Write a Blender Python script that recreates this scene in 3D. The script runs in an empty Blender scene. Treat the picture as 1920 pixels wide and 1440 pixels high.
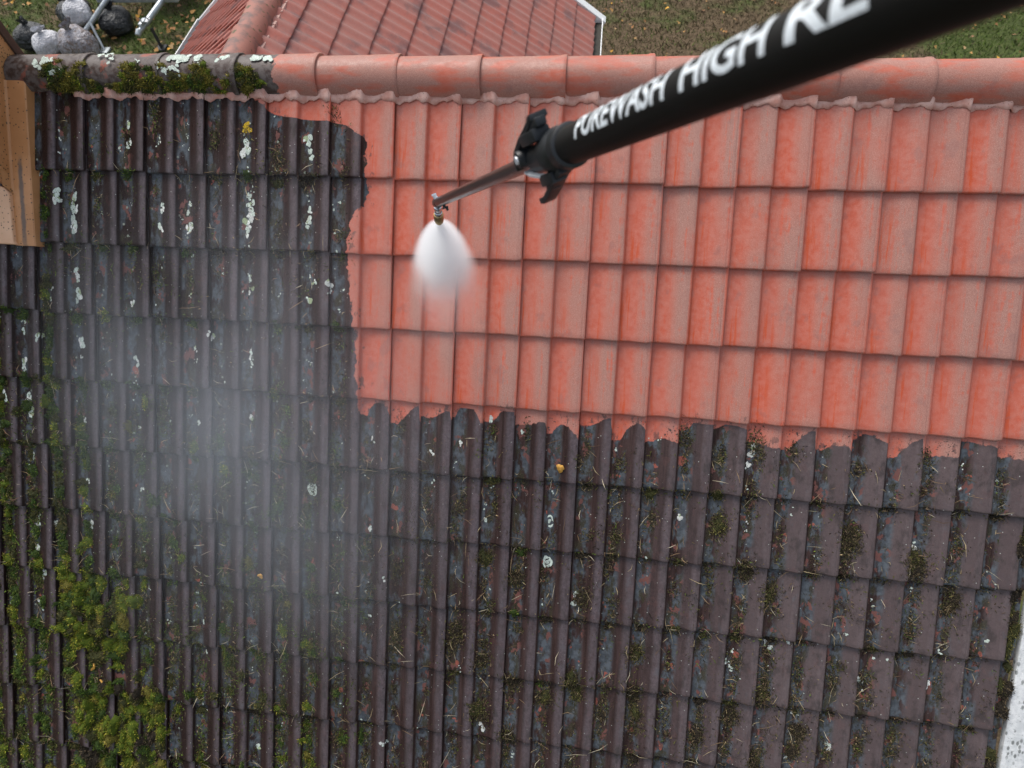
import bpy, bmesh, math, random
import numpy as np
from mathutils import Vector, Matrix

S = bpy.context.scene
COL = S.collection
rad = math.radians
rng = np.random.default_rng(11)
random.seed(5)

# ------------------------------------------------------------------ camera
ZR = 5.5                       # height of the roof origin above the lawn
CAM = Vector((0.90491, -2.53932, 1.79552 + ZR))
cam_d = bpy.data.cameras.new('camera')
cam = bpy.data.objects.new('camera', cam_d); COL.objects.link(cam)
right = Vector((0.99247271, 0.10626439, -0.06087522))
down = Vector((0.05860069, -0.84855383, -0.52585394))
fwd = Vector((-0.10753545, 0.51832836, -0.84839368))
cam.matrix_world = Matrix(((right.x, -down.x, -fwd.x, CAM.x), (right.y, -down.y, -fwd.y, CAM.y),
                           (right.z, -down.z, -fwd.z, CAM.z), (0, 0, 0, 1)))
cam_d.sensor_width = 36.0
cam_d.lens = 36.0 * 1230.78 / 1920.0
cam_d.clip_start = 0.02; cam_d.clip_end = 500
cam_d.dof.use_dof = True; cam_d.dof.focus_distance = 2.85; cam_d.dof.aperture_fstop = 3.6
S.camera = cam

# ------------------------------------------------------------------ sky and sun (overcast)
SUN_EL, SUN_AZ = rad(58), rad(-35)        # azimuth from +Y (behind the ridge) towards +X
world = bpy.data.worlds.new('World'); S.world = world; world.use_nodes = True
wn = world.node_tree.nodes; wl = world.node_tree.links
sky = wn.new('ShaderNodeTexSky'); sky.sky_type = 'NISHITA'; sky.sun_disc = False
sky.sun_elevation = SUN_EL; sky.sun_rotation = SUN_AZ; sky.dust_density = 4.0; sky.air_density = 1.0
hs = wn.new('ShaderNodeHueSaturation'); hs.inputs['Saturation'].default_value = 0.46
wl.new(sky.outputs[0], hs.inputs['Color']); wl.new(hs.outputs[0], wn['Background'].inputs['Color'])
wn['Background'].inputs['Strength'].default_value = 0.13
sun_d = bpy.data.lights.new('sun', 'SUN'); sun_d.energy = 1.2; sun_d.angle = rad(25); sun_d.color = (1.0, 0.96, 0.9)
sun = bpy.data.objects.new('sun', sun_d); COL.objects.link(sun)
sdir = Vector((math.sin(SUN_AZ) * math.cos(SUN_EL), math.cos(SUN_AZ) * math.cos(SUN_EL), math.sin(SUN_EL)))
sun.rotation_euler = (-sdir).to_track_quat('-Z', 'Y').to_euler(); sun.location = (0, 0, 20)
S.view_settings.view_transform = 'Standard'; S.view_settings.look = 'None'
S.view_settings.exposure = 0.7; S.view_settings.gamma = 1.0
S.cycles.volume_bounces = 10; S.cycles.max_bounces = 10; S.cycles.diffuse_bounces = 2; S.cycles.glossy_bounces = 1; S.cycles.volume_step_rate = 2.5
S.cycles.use_denoising = True

# ------------------------------------------------------------------ helpers
def tag(o, label=None, cat=None, group=None, kind=None):
    for k, v in (('label', label), ('category', cat), ('group', group), ('kind', kind)):
        if v: o[k] = v
    return o

def link(o, parent=None):
    COL.objects.link(o)
    if parent is not None: o.parent = parent
    return o

def empty(name, loc=(0, 0, 0), parent=None):
    o = bpy.data.objects.new(name, None); o.location = loc; o.empty_display_size = .1
    return link(o, parent)

def mesh(name, verts, faces, mat=None, parent=None, smooth=True, sharp=40, cols=None):
    me = bpy.data.meshes.new(name)
    me.from_pydata([tuple(map(float, v)) for v in verts], [], faces); me.update()
    return finish(name, me, mat, parent, smooth, sharp, cols)

def finish(name, me, mat=None, parent=None, smooth=True, sharp=40, cols=None):
    if smooth:
        me.polygons.foreach_set('use_smooth', [True] * len(me.polygons))
        if sharp: me.set_sharp_from_angle(angle=rad(sharp))
    if cols is not None:
        a = me.color_attributes.new('Col', 'FLOAT_COLOR', 'POINT')
        a.data.foreach_set('color', np.asarray(cols, np.float32).ravel())
    if mat: me.materials.append(mat)
    return link(bpy.data.objects.new(name, me), parent)

def tris(name, V, F, C, mat, parent=None):
    """big triangle soup: V (n,3), F (m,3), C (n,3) point colours"""
    me = bpy.data.meshes.new(name); n, m = len(V), len(F)
    me.vertices.add(n); me.loops.add(m * 3); me.polygons.add(m)
    me.vertices.foreach_set('co', np.asarray(V, np.float32).ravel())
    me.loops.foreach_set('vertex_index', np.asarray(F, np.int32).ravel())
    me.polygons.foreach_set('loop_start', np.arange(0, m * 3, 3, dtype=np.int32))
    me.update(calc_edges=True); me.validate()
    return finish(name, me, mat, parent, False, None, np.c_[C, np.ones(n)])

class MB:
    def __init__(s): s.v = []; s.f = []
    def add(s, vs, fs):
        o = len(s.v); s.v += [tuple(v) for v in vs]; s.f += [tuple(o + i for i in f) for f in fs]; return s
    def box(s, lo, hi, M=None):
        c = [Vector((x, y, z)) for x in (lo[0], hi[0]) for y in (lo[1], hi[1]) for z in (lo[2], hi[2])]
        if M is not None: c = [M @ p for p in c]
        return s.add(c, [(0, 1, 3, 2), (4, 6, 7, 5), (0, 4, 5, 1), (2, 3, 7, 6), (0, 2, 6, 4), (1, 5, 7, 3)])
    def tube(s, a, b, r0, r1=None, n=16, cap=True):
        a, b = Vector(a), Vector(b); r1 = r0 if r1 is None else r1
        d = (b - a).normalized(); e = d.orthogonal().normalized(); g = d.cross(e)
        vs = [p + (e * math.cos(t) + g * math.sin(t)) * r for p, r in ((a, r0), (b, r1)) for t in [2 * math.pi * i / n for i in range(n)]]
        fs = [(i, (i + 1) % n, n + (i + 1) % n, n + i) for i in range(n)]
        if cap: fs += [tuple(range(n))[::-1], tuple(range(n, 2 * n))]
        return s.add(vs, fs)
    def lathe(s, prof, M=None, n=20):
        """prof: list (r,z), closed at both ends by caps"""
        vs = []
        for r, z in prof:
            for i in range(n):
                p = Vector((r * math.cos(2 * math.pi * i / n), r * math.sin(2 * math.pi * i / n), z)); vs.append(M @ p if M is not None else p)
        fs = [(k * n + i, k * n + (i + 1) % n, (k + 1) * n + (i + 1) % n, (k + 1) * n + i) for k in range(len(prof) - 1) for i in range(n)]
        fs += [tuple(range(n))[::-1], tuple(range((len(prof) - 1) * n, len(prof) * n))]
        return s.add(vs, fs)
    def build(s, name, mat, parent=None, smooth=True, sharp=35, bevel=0):
        me = bpy.data.meshes.new(name); me.from_pydata(s.v, [], s.f)
        if bevel:
            bm = bmesh.new(); bm.from_mesh(me)
            bmesh.ops.bevel(bm, geom=[e for e in bm.edges if len(e.link_faces) == 2 and e.calc_face_angle(0) > .6], offset=bevel, segments=2, affect='EDGES', profile=.6)
            bm.to_mesh(me); bm.free()
        me.update(); return finish(name, me, mat, parent, smooth, sharp)

# ------------------------------------------------------------------ node helpers
class NT:
    def __init__(s, name, vol=False):
        s.m = bpy.data.materials.new(name); s.m.use_nodes = True
        s.t = s.m.node_tree; s.n = s.t.nodes; s.l = s.t.links
        s.n.clear(); s.out = s.n.new('ShaderNodeOutputMaterial')
        if not vol:
            s.b = s.n.new('ShaderNodeBsdfPrincipled'); s.l.new(s.b.outputs[0], s.out.inputs['Surface'])
    def put(s, inp, v):
        if v is None: return
        if isinstance(v, bpy.types.NodeSocket): s.l.new(v, inp)
        else:
            if inp.type == 'RGBA' and len(v) == 3: v = (*v, 1)
            inp.default_value = v
    def math(s, op, a, b=None, c=None, clamp=False):
        n = s.n.new('ShaderNodeMath'); n.operation = op; n.use_clamp = clamp
        for i, v in enumerate((a, b, c)): s.put(n.inputs[i], v)
        return n.outputs[0]
    def mix(s, f, a, b, mode='MIX'):
        n = s.n.new('ShaderNodeMix'); n.data_type = 'RGBA'; n.blend_type = mode
        s.put(n.inputs[0], f); s.put(n.inputs[6], a); s.put(n.inputs[7], b); return n.outputs[2]
    def step(s, v, lo, hi, a=0., b=1.):
        n = s.n.new('ShaderNodeMapRange'); n.interpolation_type = 'SMOOTHSTEP'
        for i, x in enumerate((v, lo, hi, a, b)): s.put(n.inputs[i], x)
        return n.outputs[0]
    def noise(s, vec, scale, detail=3, rough=.55, w=None):
        n = s.n.new('ShaderNodeTexNoise'); s.put(n.inputs['Vector'], vec)
        n.inputs['Scale'].default_value = scale; n.inputs['Detail'].default_value = detail; n.inputs['Roughness'].default_value = rough
        return n.outputs['Fac']
    def white(s, v, off=0.):
        n = s.n.new('ShaderNodeTexWhiteNoise'); n.noise_dimensions = '1D'; s.put(n.inputs['W'], s.math('ADD', v, off)); return n.outputs['Value']
    def voro(s, vec, scale, rnd=1.):
        n = s.n.new('ShaderNodeTexVoronoi'); s.put(n.inputs['Vector'], vec); n.inputs['Scale'].default_value = scale
        n.inputs['Randomness'].default_value = rnd; return n.outputs['Distance'], n.outputs['Color']
    def scale(s, vec, sc, loc=(0, 0, 0)):
        n = s.n.new('ShaderNodeMapping'); s.put(n.inputs['Vector'], vec); n.inputs['Scale'].default_value = sc; n.inputs['Location'].default_value = loc
        return n.outputs[0]
    def coord(s, ob=None, which='Object'):
        n = s.n.new('ShaderNodeTexCoord'); n.object = ob; return n.outputs[which]
    def xyz(s, v):
        n = s.n.new('ShaderNodeSeparateXYZ'); s.put(n.inputs[0], v); return n.outputs
    def attr(s, name='Col'):
        n = s.n.new('ShaderNodeVertexColor'); n.layer_name = name; return n.outputs[0]
    def rnd(s): return s.n.new('ShaderNodeObjectInfo').outputs['Random']
    def curve(s, v, pts):
        n = s.n.new('ShaderNodeFloatCurve'); s.put(n.inputs['Value'], v); c = n.mapping.curves[0]
        while len(c.points) < len(pts): c.points.new(.5, .5)
        for p, q in zip(c.points, pts): p.location = q; p.handle_type = 'AUTO_CLAMPED'
        n.mapping.update(); return n.outputs[0]
    def bump(s, h, strength=.3, dist=.002):
        n = s.n.new('ShaderNodeBump'); s.put(n.inputs['Height'], h); n.inputs['Strength'].default_value = strength; n.inputs['Distance'].default_value = dist
        s.l.new(n.outputs[0], s.b.inputs['Normal'])
    def bsdf(s, col=None, rough=None, metal=None, spec=None, **kw):
        s.put(s.b.inputs['Base Color'], col); s.put(s.b.inputs['Roughness'], rough); s.put(s.b.inputs['Metallic'], metal)
        s.put(s.b.inputs['Specular IOR Level'], spec)
        for k, v in kw.items(): s.put(s.b.inputs[k.replace('_', ' ')], v)
        return s.m

def simple(name, col, rough=.5, metal=0., var=.15, scale=30., bump=0., spec=.5):
    t = NT(name); c = t.coord(); n = t.noise(c, scale, 4)
    k = t.step(n, .3, .7, 1 - var, 1 + var)
    col2 = t.mix(1., (*col, 1), k, 'MULTIPLY'); t.bsdf(col2, rough, metal, spec)
    if bump: t.bump(n, bump, .004)
    return t.m

# ------------------------------------------------------------------ roof frame: local X along the ridge, Y up the slope, Z out of the roof
PITCH = rad(40); G = 0.3384; TILT = 0.022
PROF = np.array([(-22, -4), (-2, -4), (1.5, 0), (20, -.6), (45, .4), (62, 2.6), (78, 6.5), (94, 12), (108, 17), (120, 20), (131, 21.4), (140, 21.6), (146, 20.6),
                 (150, 16), (154, 8), (158, 2.5), (163, .6), (180, -.5), (197, .4), (212, 2.6), (228, 6.5), (244, 12), (258, 17), (270, 20), (280, 21.4), (284, 21.6), (286.5, 20.4), (289, 21.5), (292, 21.4), (298, 20.4), (300.5, 18.5)]) / 1000.
def Hroof(u, v):
    """height of the tile surface above the roof plane"""
    x = np.mod(u, .3)
    return np.interp(x, PROF[2:, 0], PROF[2:, 1]) + TILT * np.mod(v / G, 1.)

house = empty('house', (0, 0, 0))
tag(house, 'house with steep double-roll tile roof, half dirty and mossy, half washed red', 'house')
ROOFM = Matrix.Translation((0, 0, ZR)) @ Matrix.Rotation(PITCH, 4, 'X')

# roof deck under the tiles: the frame of reference for every roof coordinate
ULEFT, URIGHT, VTOP, VBOT = -3.3, 2.9, -0.09, G * 12 + .02
M_deck = simple('roofing_felt', (.03, .028, .027), .9)
deck = MB().box((ULEFT, -VBOT + .03, -.06), (URIGHT, -VTOP, -.035)).build('roof_slope', M_deck, house, False)
deck.matrix_basis = ROOFM

# ------------------------------------------------------------------ tile material
def tile_nodes(name, frame, ridge=False, annex=False):
    t = NT(name); c = t.coord(frame); x, y, z = t.xyz(c)
    v = t.math('MULTIPLY', y, -1.); u = x
    roll = t.math('DIVIDE', u, .15); s = t.math('FRACT', roll); idx = t.math('FLOOR', roll)
    course = t.math('DIVIDE', v, G); tt = t.math('FRACT', course)
    rnd = t.rnd()
    cell = t.math('ADD', idx, t.math('MULTIPLY', t.math('FLOOR', course), 57.13))
    rr = t.white(cell); rr2 = t.white(cell, 31.7)
    fine = t.noise(c, 420, 2, .7); mid = t.noise(c, 40, 4); big = t.noise(c, 4.5, 4)
    streak = t.noise(t.scale(c, (60, 3.0, 30)), 1., 4, .6)
    # --- washed concrete: salmon red, worn to grey aggregate on the rolls, raw orange streaks
    if ridge: crest = t.step(t.noise(t.scale(c, (3, 9, 9)), 2., 4), .34, .56)
    else:
        crest = t.math('MULTIPLY', t.step(s, .30, .78), t.step(s, 1., .93), clamp=True)
        crest = t.math('ADD', t.math('MULTIPLY', crest, .9), t.math('MULTIPLY', t.step(rr, .3, 1.), .6))
        crest = t.math('MULTIPLY', crest, t.step(t.math('ADD', streak, t.math('MULTIPLY', mid, .4)), .42, .72), clamp=True)
    red = t.mix(t.step(mid, .3, .7), (.51, .090, .042), (.53, .140, .090))
    red = t.mix(t.math('MULTIPLY', rnd, .35), red, (.37, .15, .12))
    grey = t.mix(t.step(fine, .35, .68), (.28, .130, .100), (.43, .235, .190))
    wear = t.step(t.math('ADD', t.noise(c, 2.2, 2), t.math('MULTIPLY', u, .05)), .38, .66, .45, .95)
    clean = t.mix(t.math('MULTIPLY', crest, .95 if ridge else wear), t.mix(.35, red, (.34, .12, .085)) if ridge else red, grey)
    if not ridge:
        orange = t.math('MULTIPLY', t.step(streak, .52, .66), t.step(s, .62, .3), clamp=True)
        orange = t.math('MULTIPLY', orange, t.step(t.math('ADD', tt, t.math('MULTIPLY', rr2, .6)), .4, 1.1))
        clean = t.mix(t.math('MULTIPLY', orange, .85), clean, (.50, .070, .015))
    spk = t.step(fine, .60, .72); clean = t.mix(t.math('MULTIPLY', spk, .35), clean, (.60, .42, .36))
    dk = t.step(t.noise(c, 150, 3, .7), .66, .74); clean = t.mix(t.math('MULTIPLY', dk, .5), clean, (.16, .07, .055))
    stain = t.step(t.noise(t.scale(c, (1, .8, 1), (7, 3, 1)), 12, 4), .60, .68)
    clean = t.mix(t.math('MULTIPLY', stain, .30), clean, (.22, .12, .11))
    if annex:
        soot = t.step(t.noise(t.scale(c, (1, 1, 1)), 2.2, 5, .65), .50, .66)
        clean = t.mix(.55, clean, (.24, .105, .09)); clean = t.mix(t.math('MULTIPLY', soot, .7), clean, (.12, .07, .07))
        t.bsdf(clean, .55); t.bump(fine, .25, .002); return t.m
    # --- dirty: black-brown algae film, lilac worn rolls with sky sheen painted in, blue-grey lichen crust and red scars in the channels
    left = t.step(u, .3, -1.4)  # film darker to the left: moister growth, plus reflectance painted into the colour
    brown = t.mix(t.step(streak, .35, .7), (.024, .012, .010), (.056, .032, .029))
    brown = t.mix(t.math('MULTIPLY', left, .8), brown, (.014, .0065, .0055))
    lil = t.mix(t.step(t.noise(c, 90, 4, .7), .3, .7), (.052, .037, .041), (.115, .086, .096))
    lil = t.mix(t.step(u, .7, 2.2, 0., .6), lil, t.mix(mid, (.095, .066, .062), (.155, .114, .108)))  # rolls lighten to the right, in part painted reflectance
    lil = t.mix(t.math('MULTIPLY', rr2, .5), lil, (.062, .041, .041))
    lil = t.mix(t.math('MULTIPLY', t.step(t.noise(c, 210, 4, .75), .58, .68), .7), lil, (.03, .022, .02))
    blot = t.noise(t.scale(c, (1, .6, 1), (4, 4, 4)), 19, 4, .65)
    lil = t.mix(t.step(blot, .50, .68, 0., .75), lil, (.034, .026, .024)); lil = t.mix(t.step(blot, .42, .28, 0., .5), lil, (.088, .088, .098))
    if ridge:
        cm = t.step(mid, .35, .6); dirty = t.mix(cm, (.055, .036, .030), (.12, .10, .092))
        dirty = t.mix(t.step(t.noise(c, 9, 4), .56, .64), dirty, (.26, .08, .055))
    else:
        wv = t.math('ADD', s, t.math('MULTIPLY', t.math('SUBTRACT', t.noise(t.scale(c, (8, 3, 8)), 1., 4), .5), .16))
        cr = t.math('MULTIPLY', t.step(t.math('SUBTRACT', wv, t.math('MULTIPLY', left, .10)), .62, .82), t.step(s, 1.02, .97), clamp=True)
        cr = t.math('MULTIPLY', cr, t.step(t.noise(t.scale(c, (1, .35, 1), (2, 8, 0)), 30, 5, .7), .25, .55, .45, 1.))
        right = t.step(u, .9, 2.0)  # lilac spreads over the tile to the right, partly painted reflectance too
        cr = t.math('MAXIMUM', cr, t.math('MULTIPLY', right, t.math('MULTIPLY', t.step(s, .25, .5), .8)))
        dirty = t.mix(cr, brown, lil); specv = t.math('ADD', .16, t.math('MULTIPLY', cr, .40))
        tr = t.math('MULTIPLY', t.step(s, .02, .1), t.step(s, .55, .4), clamp=True)
        blue = t.math('MULTIPLY', tr, t.step(t.noise(t.scale(c, (1, .45, 1), (3, 1, 0)), 17, 5, .65), .43, .54))
        bcol = t.mix(t.step(mid, .35, .65), (.050, .060, .070), (.095, .113, .130))
        dirty = t.mix(t.math('MULTIPLY', blue, .9), dirty, bcol)
        film = t.math('MULTIPLY', tr, t.step(t.noise(t.scale(c, (1, .5, 1), (0, 9, 0)), 24, 6, .7), .50, .60))
        dirty = t.mix(t.math('MULTIPLY', film, .85), dirty, t.mix(t.step(fine, .4, .6), (.018, .016, .009), (.06, .052, .028)))
        pinkm = t.math('MULTIPLY', t.math('ADD', tr, .12), t.step(t.noise(t.scale(c, (1, .7, 1), (5, 2, 4)), 21, 4, .6), .60, .63), clamp=True)
        dirty = t.mix(pinkm, dirty, t.mix(mid, (.10, .048, .044), (.19, .075, .060)))
        redm = t.math('MULTIPLY', t.math('ADD', tr, .05), t.step(t.noise(t.scale(c, (1, .8, 1), (1, 12, 4)), 15, 3, .5), .685, .70), clamp=True)
        dirty = t.mix(t.math('MULTIPLY', redm, .85), dirty, t.mix(mid, (.26, .07, .045), (.36, .105, .075)))
        d, vc = t.voro(c, 85); hue = t.xyz(vc)
        dot = t.math('MULTIPLY', t.step(d, .22, .15), t.step(hue[0], .955, .96))
        dirty = t.mix(t.math('MULTIPLY', dot, .9), dirty, (.42, .44, .40))
        d2, vc2 = t.voro(c, 38); hue2 = t.xyz(vc2)
        crust = t.math('MULTIPLY', t.math('MULTIPLY', tr, t.step(u, -.1, -.5)), t.math('MULTIPLY', t.step(t.math('ADD', d2, t.math('MULTIPLY', fine, .3)), .42, .3), t.step(hue2[1], .80, .84)), clamp=True)
        dirty = t.mix(t.math('MULTIPLY', crust, .75), dirty, t.mix(fine, (.22, .26, .20), (.40, .45, .38)))
    dirty = t.mix(t.math('MULTIPLY', t.step(fine, .62, .72), .35), dirty, (.20, .17, .16))
    # --- where the washing has got to
    if ridge:
        edge = t.math('ADD', -.545, t.math('MULTIPLY', t.math('SUBTRACT', t.noise(c, 14, 4), .5), .16))
        cleanm = t.step(t.math('SUBTRACT', u, edge), -.004, .004)
    else:
        q = t.math('DIVIDE', v, 1.5, clamp=True)
        pts = [(0, .15), (.04, .25), (.055, .42), (.066, .66), (.085, .77), (.133, .847), (.213, .847), (.307, .833), (.327, .767), (.46, .74), (.65, .78), (.9, .807), (1, .81)]
        ub = t.math('SUBTRACT', t.curve(q, pts), 1.0)                      # u of the left front
        wob = t.math('MULTIPLY', t.math('SUBTRACT', t.noise(c, 16, 5, .65), .5), .09)
        ub = t.math('ADD', t.math('MULTIPLY', ub, .75), t.math('ADD', wob, -.015))
        m1 = t.step(t.math('SUBTRACT', u, ub), -.0025, .0025)
        jit = t.math('MULTIPLY', t.white(idx, 5.2), .075)
        hA = t.math('MULTIPLY', t.math('POWER', t.step(s, .22, .92), .8), t.step(s, 1.0, .93))
        dd = t.math('DIVIDE', t.math('SUBTRACT', s, t.math('ADD', .45, t.math('MULTIPLY', t.white(idx, 77.), .3))), .42); hB = t.math('MAXIMUM', t.math('SUBTRACT', 1., t.math('MULTIPLY', dd, dd)), 0.)
        mx = t.step(t.white(idx, 3.3), .35, .65); hump = t.math('ADD', t.math('MULTIPLY', hA, mx), t.math('MULTIPLY', hB, t.math('SUBTRACT', 1., mx)))
        amp = t.math('MULTIPLY', t.white(idx, 9.9), .095)
        vb = t.math('ADD', t.math('ADD', 1.395, t.math('MULTIPLY', t.math('SUBTRACT', t.noise(t.scale(c, (1, .1, .1)), 3., 2), .5), .14)), t.math('SUBTRACT', jit, t.math('MULTIPLY', hump, amp)))
        vb = t.math('ADD', vb, t.math('MULTIPLY', t.math('SUBTRACT', t.noise(c, 38, 4, .6), .5), .035))
        vb = t.math('MAXIMUM', vb, 1.372)
        m2 = t.step(t.math('SUBTRACT', v, vb), .003, -.003)
        cleanm = t.math('MULTIPLY', m1, m2)
        near = t.step(t.math('MINIMUM', t.math('SUBTRACT', u, ub), t.math('SUBTRACT', vb, v)), .11, 0.)
        res = t.math('MULTIPLY', t.step(t.math('ADD', t.noise(t.scale(c, (1, .55, 1), (8, 8, 0)), 30, 5, .65), t.math('MULTIPLY', near, .16)), .70, .76), near)
        clean = t.mix(t.math('MULTIPLY', res, .8), clean, (.10, .055, .048))
        splat = t.math('MULTIPLY', t.step(t.math('ADD', t.noise(c, 75, 4, .7), t.math('MULTIPLY', t.math('SUBTRACT', t.noise(c, 7, 2), .5), .35)), .60, .64), t.step(v, 1.345, 1.40))
        clean = t.mix(splat, clean, (.05, .032, .028))
        # wet dark rim along the lap of the last washed course
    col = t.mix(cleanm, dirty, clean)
    rg = t.step(mid, .3, .7, .30, .55)
    rough = rg
    if ridge: specv = .25
    else: specv = t.math('MAXIMUM', specv, t.math('MULTIPLY', cleanm, .42))
    t.bsdf(col, rough, 0., specv)
    hgt = t.math('ADD', t.math('MULTIPLY', fine, .5), t.noise(c, 110, 3, .7))
    t.bump(hgt, .45, .0022)
    return t.m

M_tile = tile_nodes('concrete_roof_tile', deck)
M_ridge = tile_nodes('concrete_ridge_tile', deck, ridge=True)

# ------------------------------------------------------------------ double-roll tiles
def tile_mesh(name, mat, x0=-.022, x1=.3005, length=.415, seed=0, prof=PROF, th=.013):
    r = np.random.default_rng(seed)
    pr = np.array([p for p in prof if x0 - 1e-6 <= p[0] <= x1 + 1e-6]); n = len(pr)
    wob = np.convolve(r.normal(0, .0016, n + 6), np.ones(5) / 3, 'same')[3:3 + n]
    rows = [(length, 0), (length * .6, 0), (.14, 0), (.03, 0), (.008, -.0004), (.0025, -.0022), (0., -.006), (0., -th)]
    V = []
    for y, dz in rows:
        for i, (px, pz) in enumerate(pr):
            yy = y + (wob[i] if y < .05 else 0)
            V.append((px, yy, pz + TILT * (1 - y / G) + dz))
    nr = len(rows)
    F = [(k * n + i, (k + 1) * n + i, (k + 1) * n + i + 1, k * n + i + 1) for k in range(nr - 1) for i in range(n - 1)]
    # underside and right flank
    b0 = len(V); V += [(px, length, pz + TILT * (1 - length / G) - th) for px, pz in pr]
    F += [((nr - 1) * n + i, b0 + i, b0 + i + 1, (nr - 1) * n + i + 1) for i in range(n - 1)]
    F += [tuple([k * n + n - 1 for k in range(nr)] + [b0 + n - 1])]
    F += [tuple([b0] + [k * n for k in range(nr)][::-1])]
    me = bpy.data.meshes.new(name); me.from_pydata([tuple(map(float, q)) for q in V], [], F); me.update()
    me.polygons.foreach_set('use_smooth', [True] * len(me.polygons)); me.set_sharp_from_angle(angle=rad(50))
    me.materials.append(mat); return me

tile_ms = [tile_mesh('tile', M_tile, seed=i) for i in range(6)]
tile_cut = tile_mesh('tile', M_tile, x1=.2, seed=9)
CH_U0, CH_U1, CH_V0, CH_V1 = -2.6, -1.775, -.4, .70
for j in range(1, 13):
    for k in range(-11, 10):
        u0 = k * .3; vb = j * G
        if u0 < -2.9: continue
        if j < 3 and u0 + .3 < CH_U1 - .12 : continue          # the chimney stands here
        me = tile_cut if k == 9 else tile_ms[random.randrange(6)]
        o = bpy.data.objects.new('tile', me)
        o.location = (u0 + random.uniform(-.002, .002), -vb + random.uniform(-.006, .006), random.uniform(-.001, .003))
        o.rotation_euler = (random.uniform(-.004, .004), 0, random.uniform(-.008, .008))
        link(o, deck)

# ------------------------------------------------------------------ ridge
RC_Y, RC_Z, RR = .104, .038 + ZR, .103
M_flash = None
def flash_mat():
    t = NT('ridge_roll_flashing'); c = t.coord(deck); n = t.noise(c, 25, 4)
    col = t.mix(t.step(n, .3, .7), (.50, .23, .175), (.68, .43, .36)); f = t.noise(c, 200, 3)
    col = t.mix(t.step(f, .62, .7), col, (.25, .10, .08))
    t.bsdf(col, .45); t.bump(n, .4, .004); return t.m
M_flash = flash_mat()
ridge = empty('ridge', (0, 0, 0), house)
def ridge_tile_mesh(seed):
    L = .40; prof = [(-.0, .096), (.012, .095), (.2, .0985), (.37, .103), (.382, .1065), (.398, .107), (.402, .1045), (.402, .092)]
    r = np.random.default_rng(seed); na = 22; V = []; F = []
    for xx, R in prof:
        for i in range(na):
            a = rad(-8 + 196 * i / (na - 1)); V.append((xx, -R * math.cos(a), R * math.sin(a)))
    for k in range(len(prof) - 1):
        F += [(k * na + i, k * na + i + 1, (k + 1) * na + i + 1, (k + 1) * na + i) for i in range(na - 1)]
    b = len(V)
    for xx, R in ((0, .082), (.402, .092)):
        for i in range(na):
            a = rad(-8 + 196 * i / (na - 1)); V.append((xx, -R * math.cos(a), R * math.sin(a)))
    F += [(b + i, b + na + i, b + na + i + 1, b + i + 1) for i in range(na - 1)]
    nk = len(prof)
    F += [(i, b + i, b + i + 1, i + 1) for i in range(na - 1)]
    for e in (0, na - 1): F.append(tuple([k * na + e for k in range(nk)] + [b + na + e, b + e]))
    me = bpy.data.meshes.new('ridge_tile'); me.from_pydata(V, [], F); me.update()
    bm = bmesh.new(); bm.from_mesh(me); bmesh.ops.recalc_face_normals(bm, faces=bm.faces); bm.to_mesh(me); bm.free()
    me.polygons.foreach_set('use_smooth', [True] * len(me.polygons)); me.set_sharp_from_angle(angle=rad(40)); me.materials.append(M_ridge); return me
rms = [ridge_tile_mesh(i) for i in range(2)]
x = -1.865
while x < 3.1:
    o = bpy.data.objects.new('ridge_tile', rms[random.randrange(2)]); o.location = (x, RC_Y + random.uniform(-.003, .003), RC_Z + random.uniform(-.003, .003))
    o.rotation_euler = (random.uniform(-.03, .03), random.uniform(-.006, .006), random.uniform(-.01, .01)); link(o, ridge); x += .370

# wavy flexible strip that closes the gap between ridge tiles and roof tiles
V = []; F = []; us = np.arange(-1.55, 2.9, .006)
for i, uu in enumerate(us):
    wav = .007 * math.sin(uu * 41.9 + 1) + .004 * math.sin(uu * 113) + rng.normal(0, .0012)
    hh = Hroof(uu - .004, 0.) * .92 + .004
    for vv, dh in ((-.12, .012), (-.055, .010), (-.03, .010 + rng.normal(0, .001)), (-.012, .006), (.004 + wav, .003), (.0045 + wav, -.001)):
        V.append((uu, -vv, hh + dh))
n6 = 6
F = [(i * n6 + k, i * n6 + k + 1, (i + 1) * n6 + k + 1, (i + 1) * n6 + k) for i in range(len(us) - 1) for k in range(n6 - 1)]
fl = mesh('ridge_flashing', V, F, M_flash, house, True, None); fl.matrix_basis = ROOFM
sm = fl.modifiers.new('thickness', 'SOLIDIFY'); sm.thickness = .002

# back slope, gable walls and white verge
M_wall = simple('painted_wall', (.62, .60, .55), .8, bump=.2)
V = []; F = []; us = np.arange(ULEFT, URIGHT + .01, .0125)
apex_y, apex_z = .10, .065
for uu in us:
    for j in range(13):
        for e in (0.02, .98):
            d = (j + e) * G; h = float(np.interp(np.mod(uu, .3), PROF[2:, 0], PROF[2:, 1])) + TILT * e
            V.append((uu, apex_y + d * math.cos(PITCH) + h * math.sin(PITCH), ZR + apex_z - d * math.sin(PITCH) + h * math.cos(PITCH)))
nn = 26
F = [(i * nn + k, (i + 1) * nn + k, (i + 1) * nn + k + 1, i * nn + k + 1) for i in range(len(us) - 1) for k in range(nn - 1)]
mesh('rear_roof_slope', V, F, tile_nodes('rear_roof_tile', None, annex=True), house, True, 40)
yb = VBOT * math.cos(PITCH)
wz = ZR - VBOT * math.sin(PITCH)
mb = MB(); x0, x1 = ULEFT + .1, URIGHT - .05
y0, y1 = -yb + .35, apex_y + 13 * G * math.cos(PITCH) - .4
def zf(yy): return ZR + (yy - .02) * math.tan(PITCH) - .12
def zb(yy): return ZR + apex_z - (yy - apex_y) * math.tan(PITCH) - .12
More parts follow.
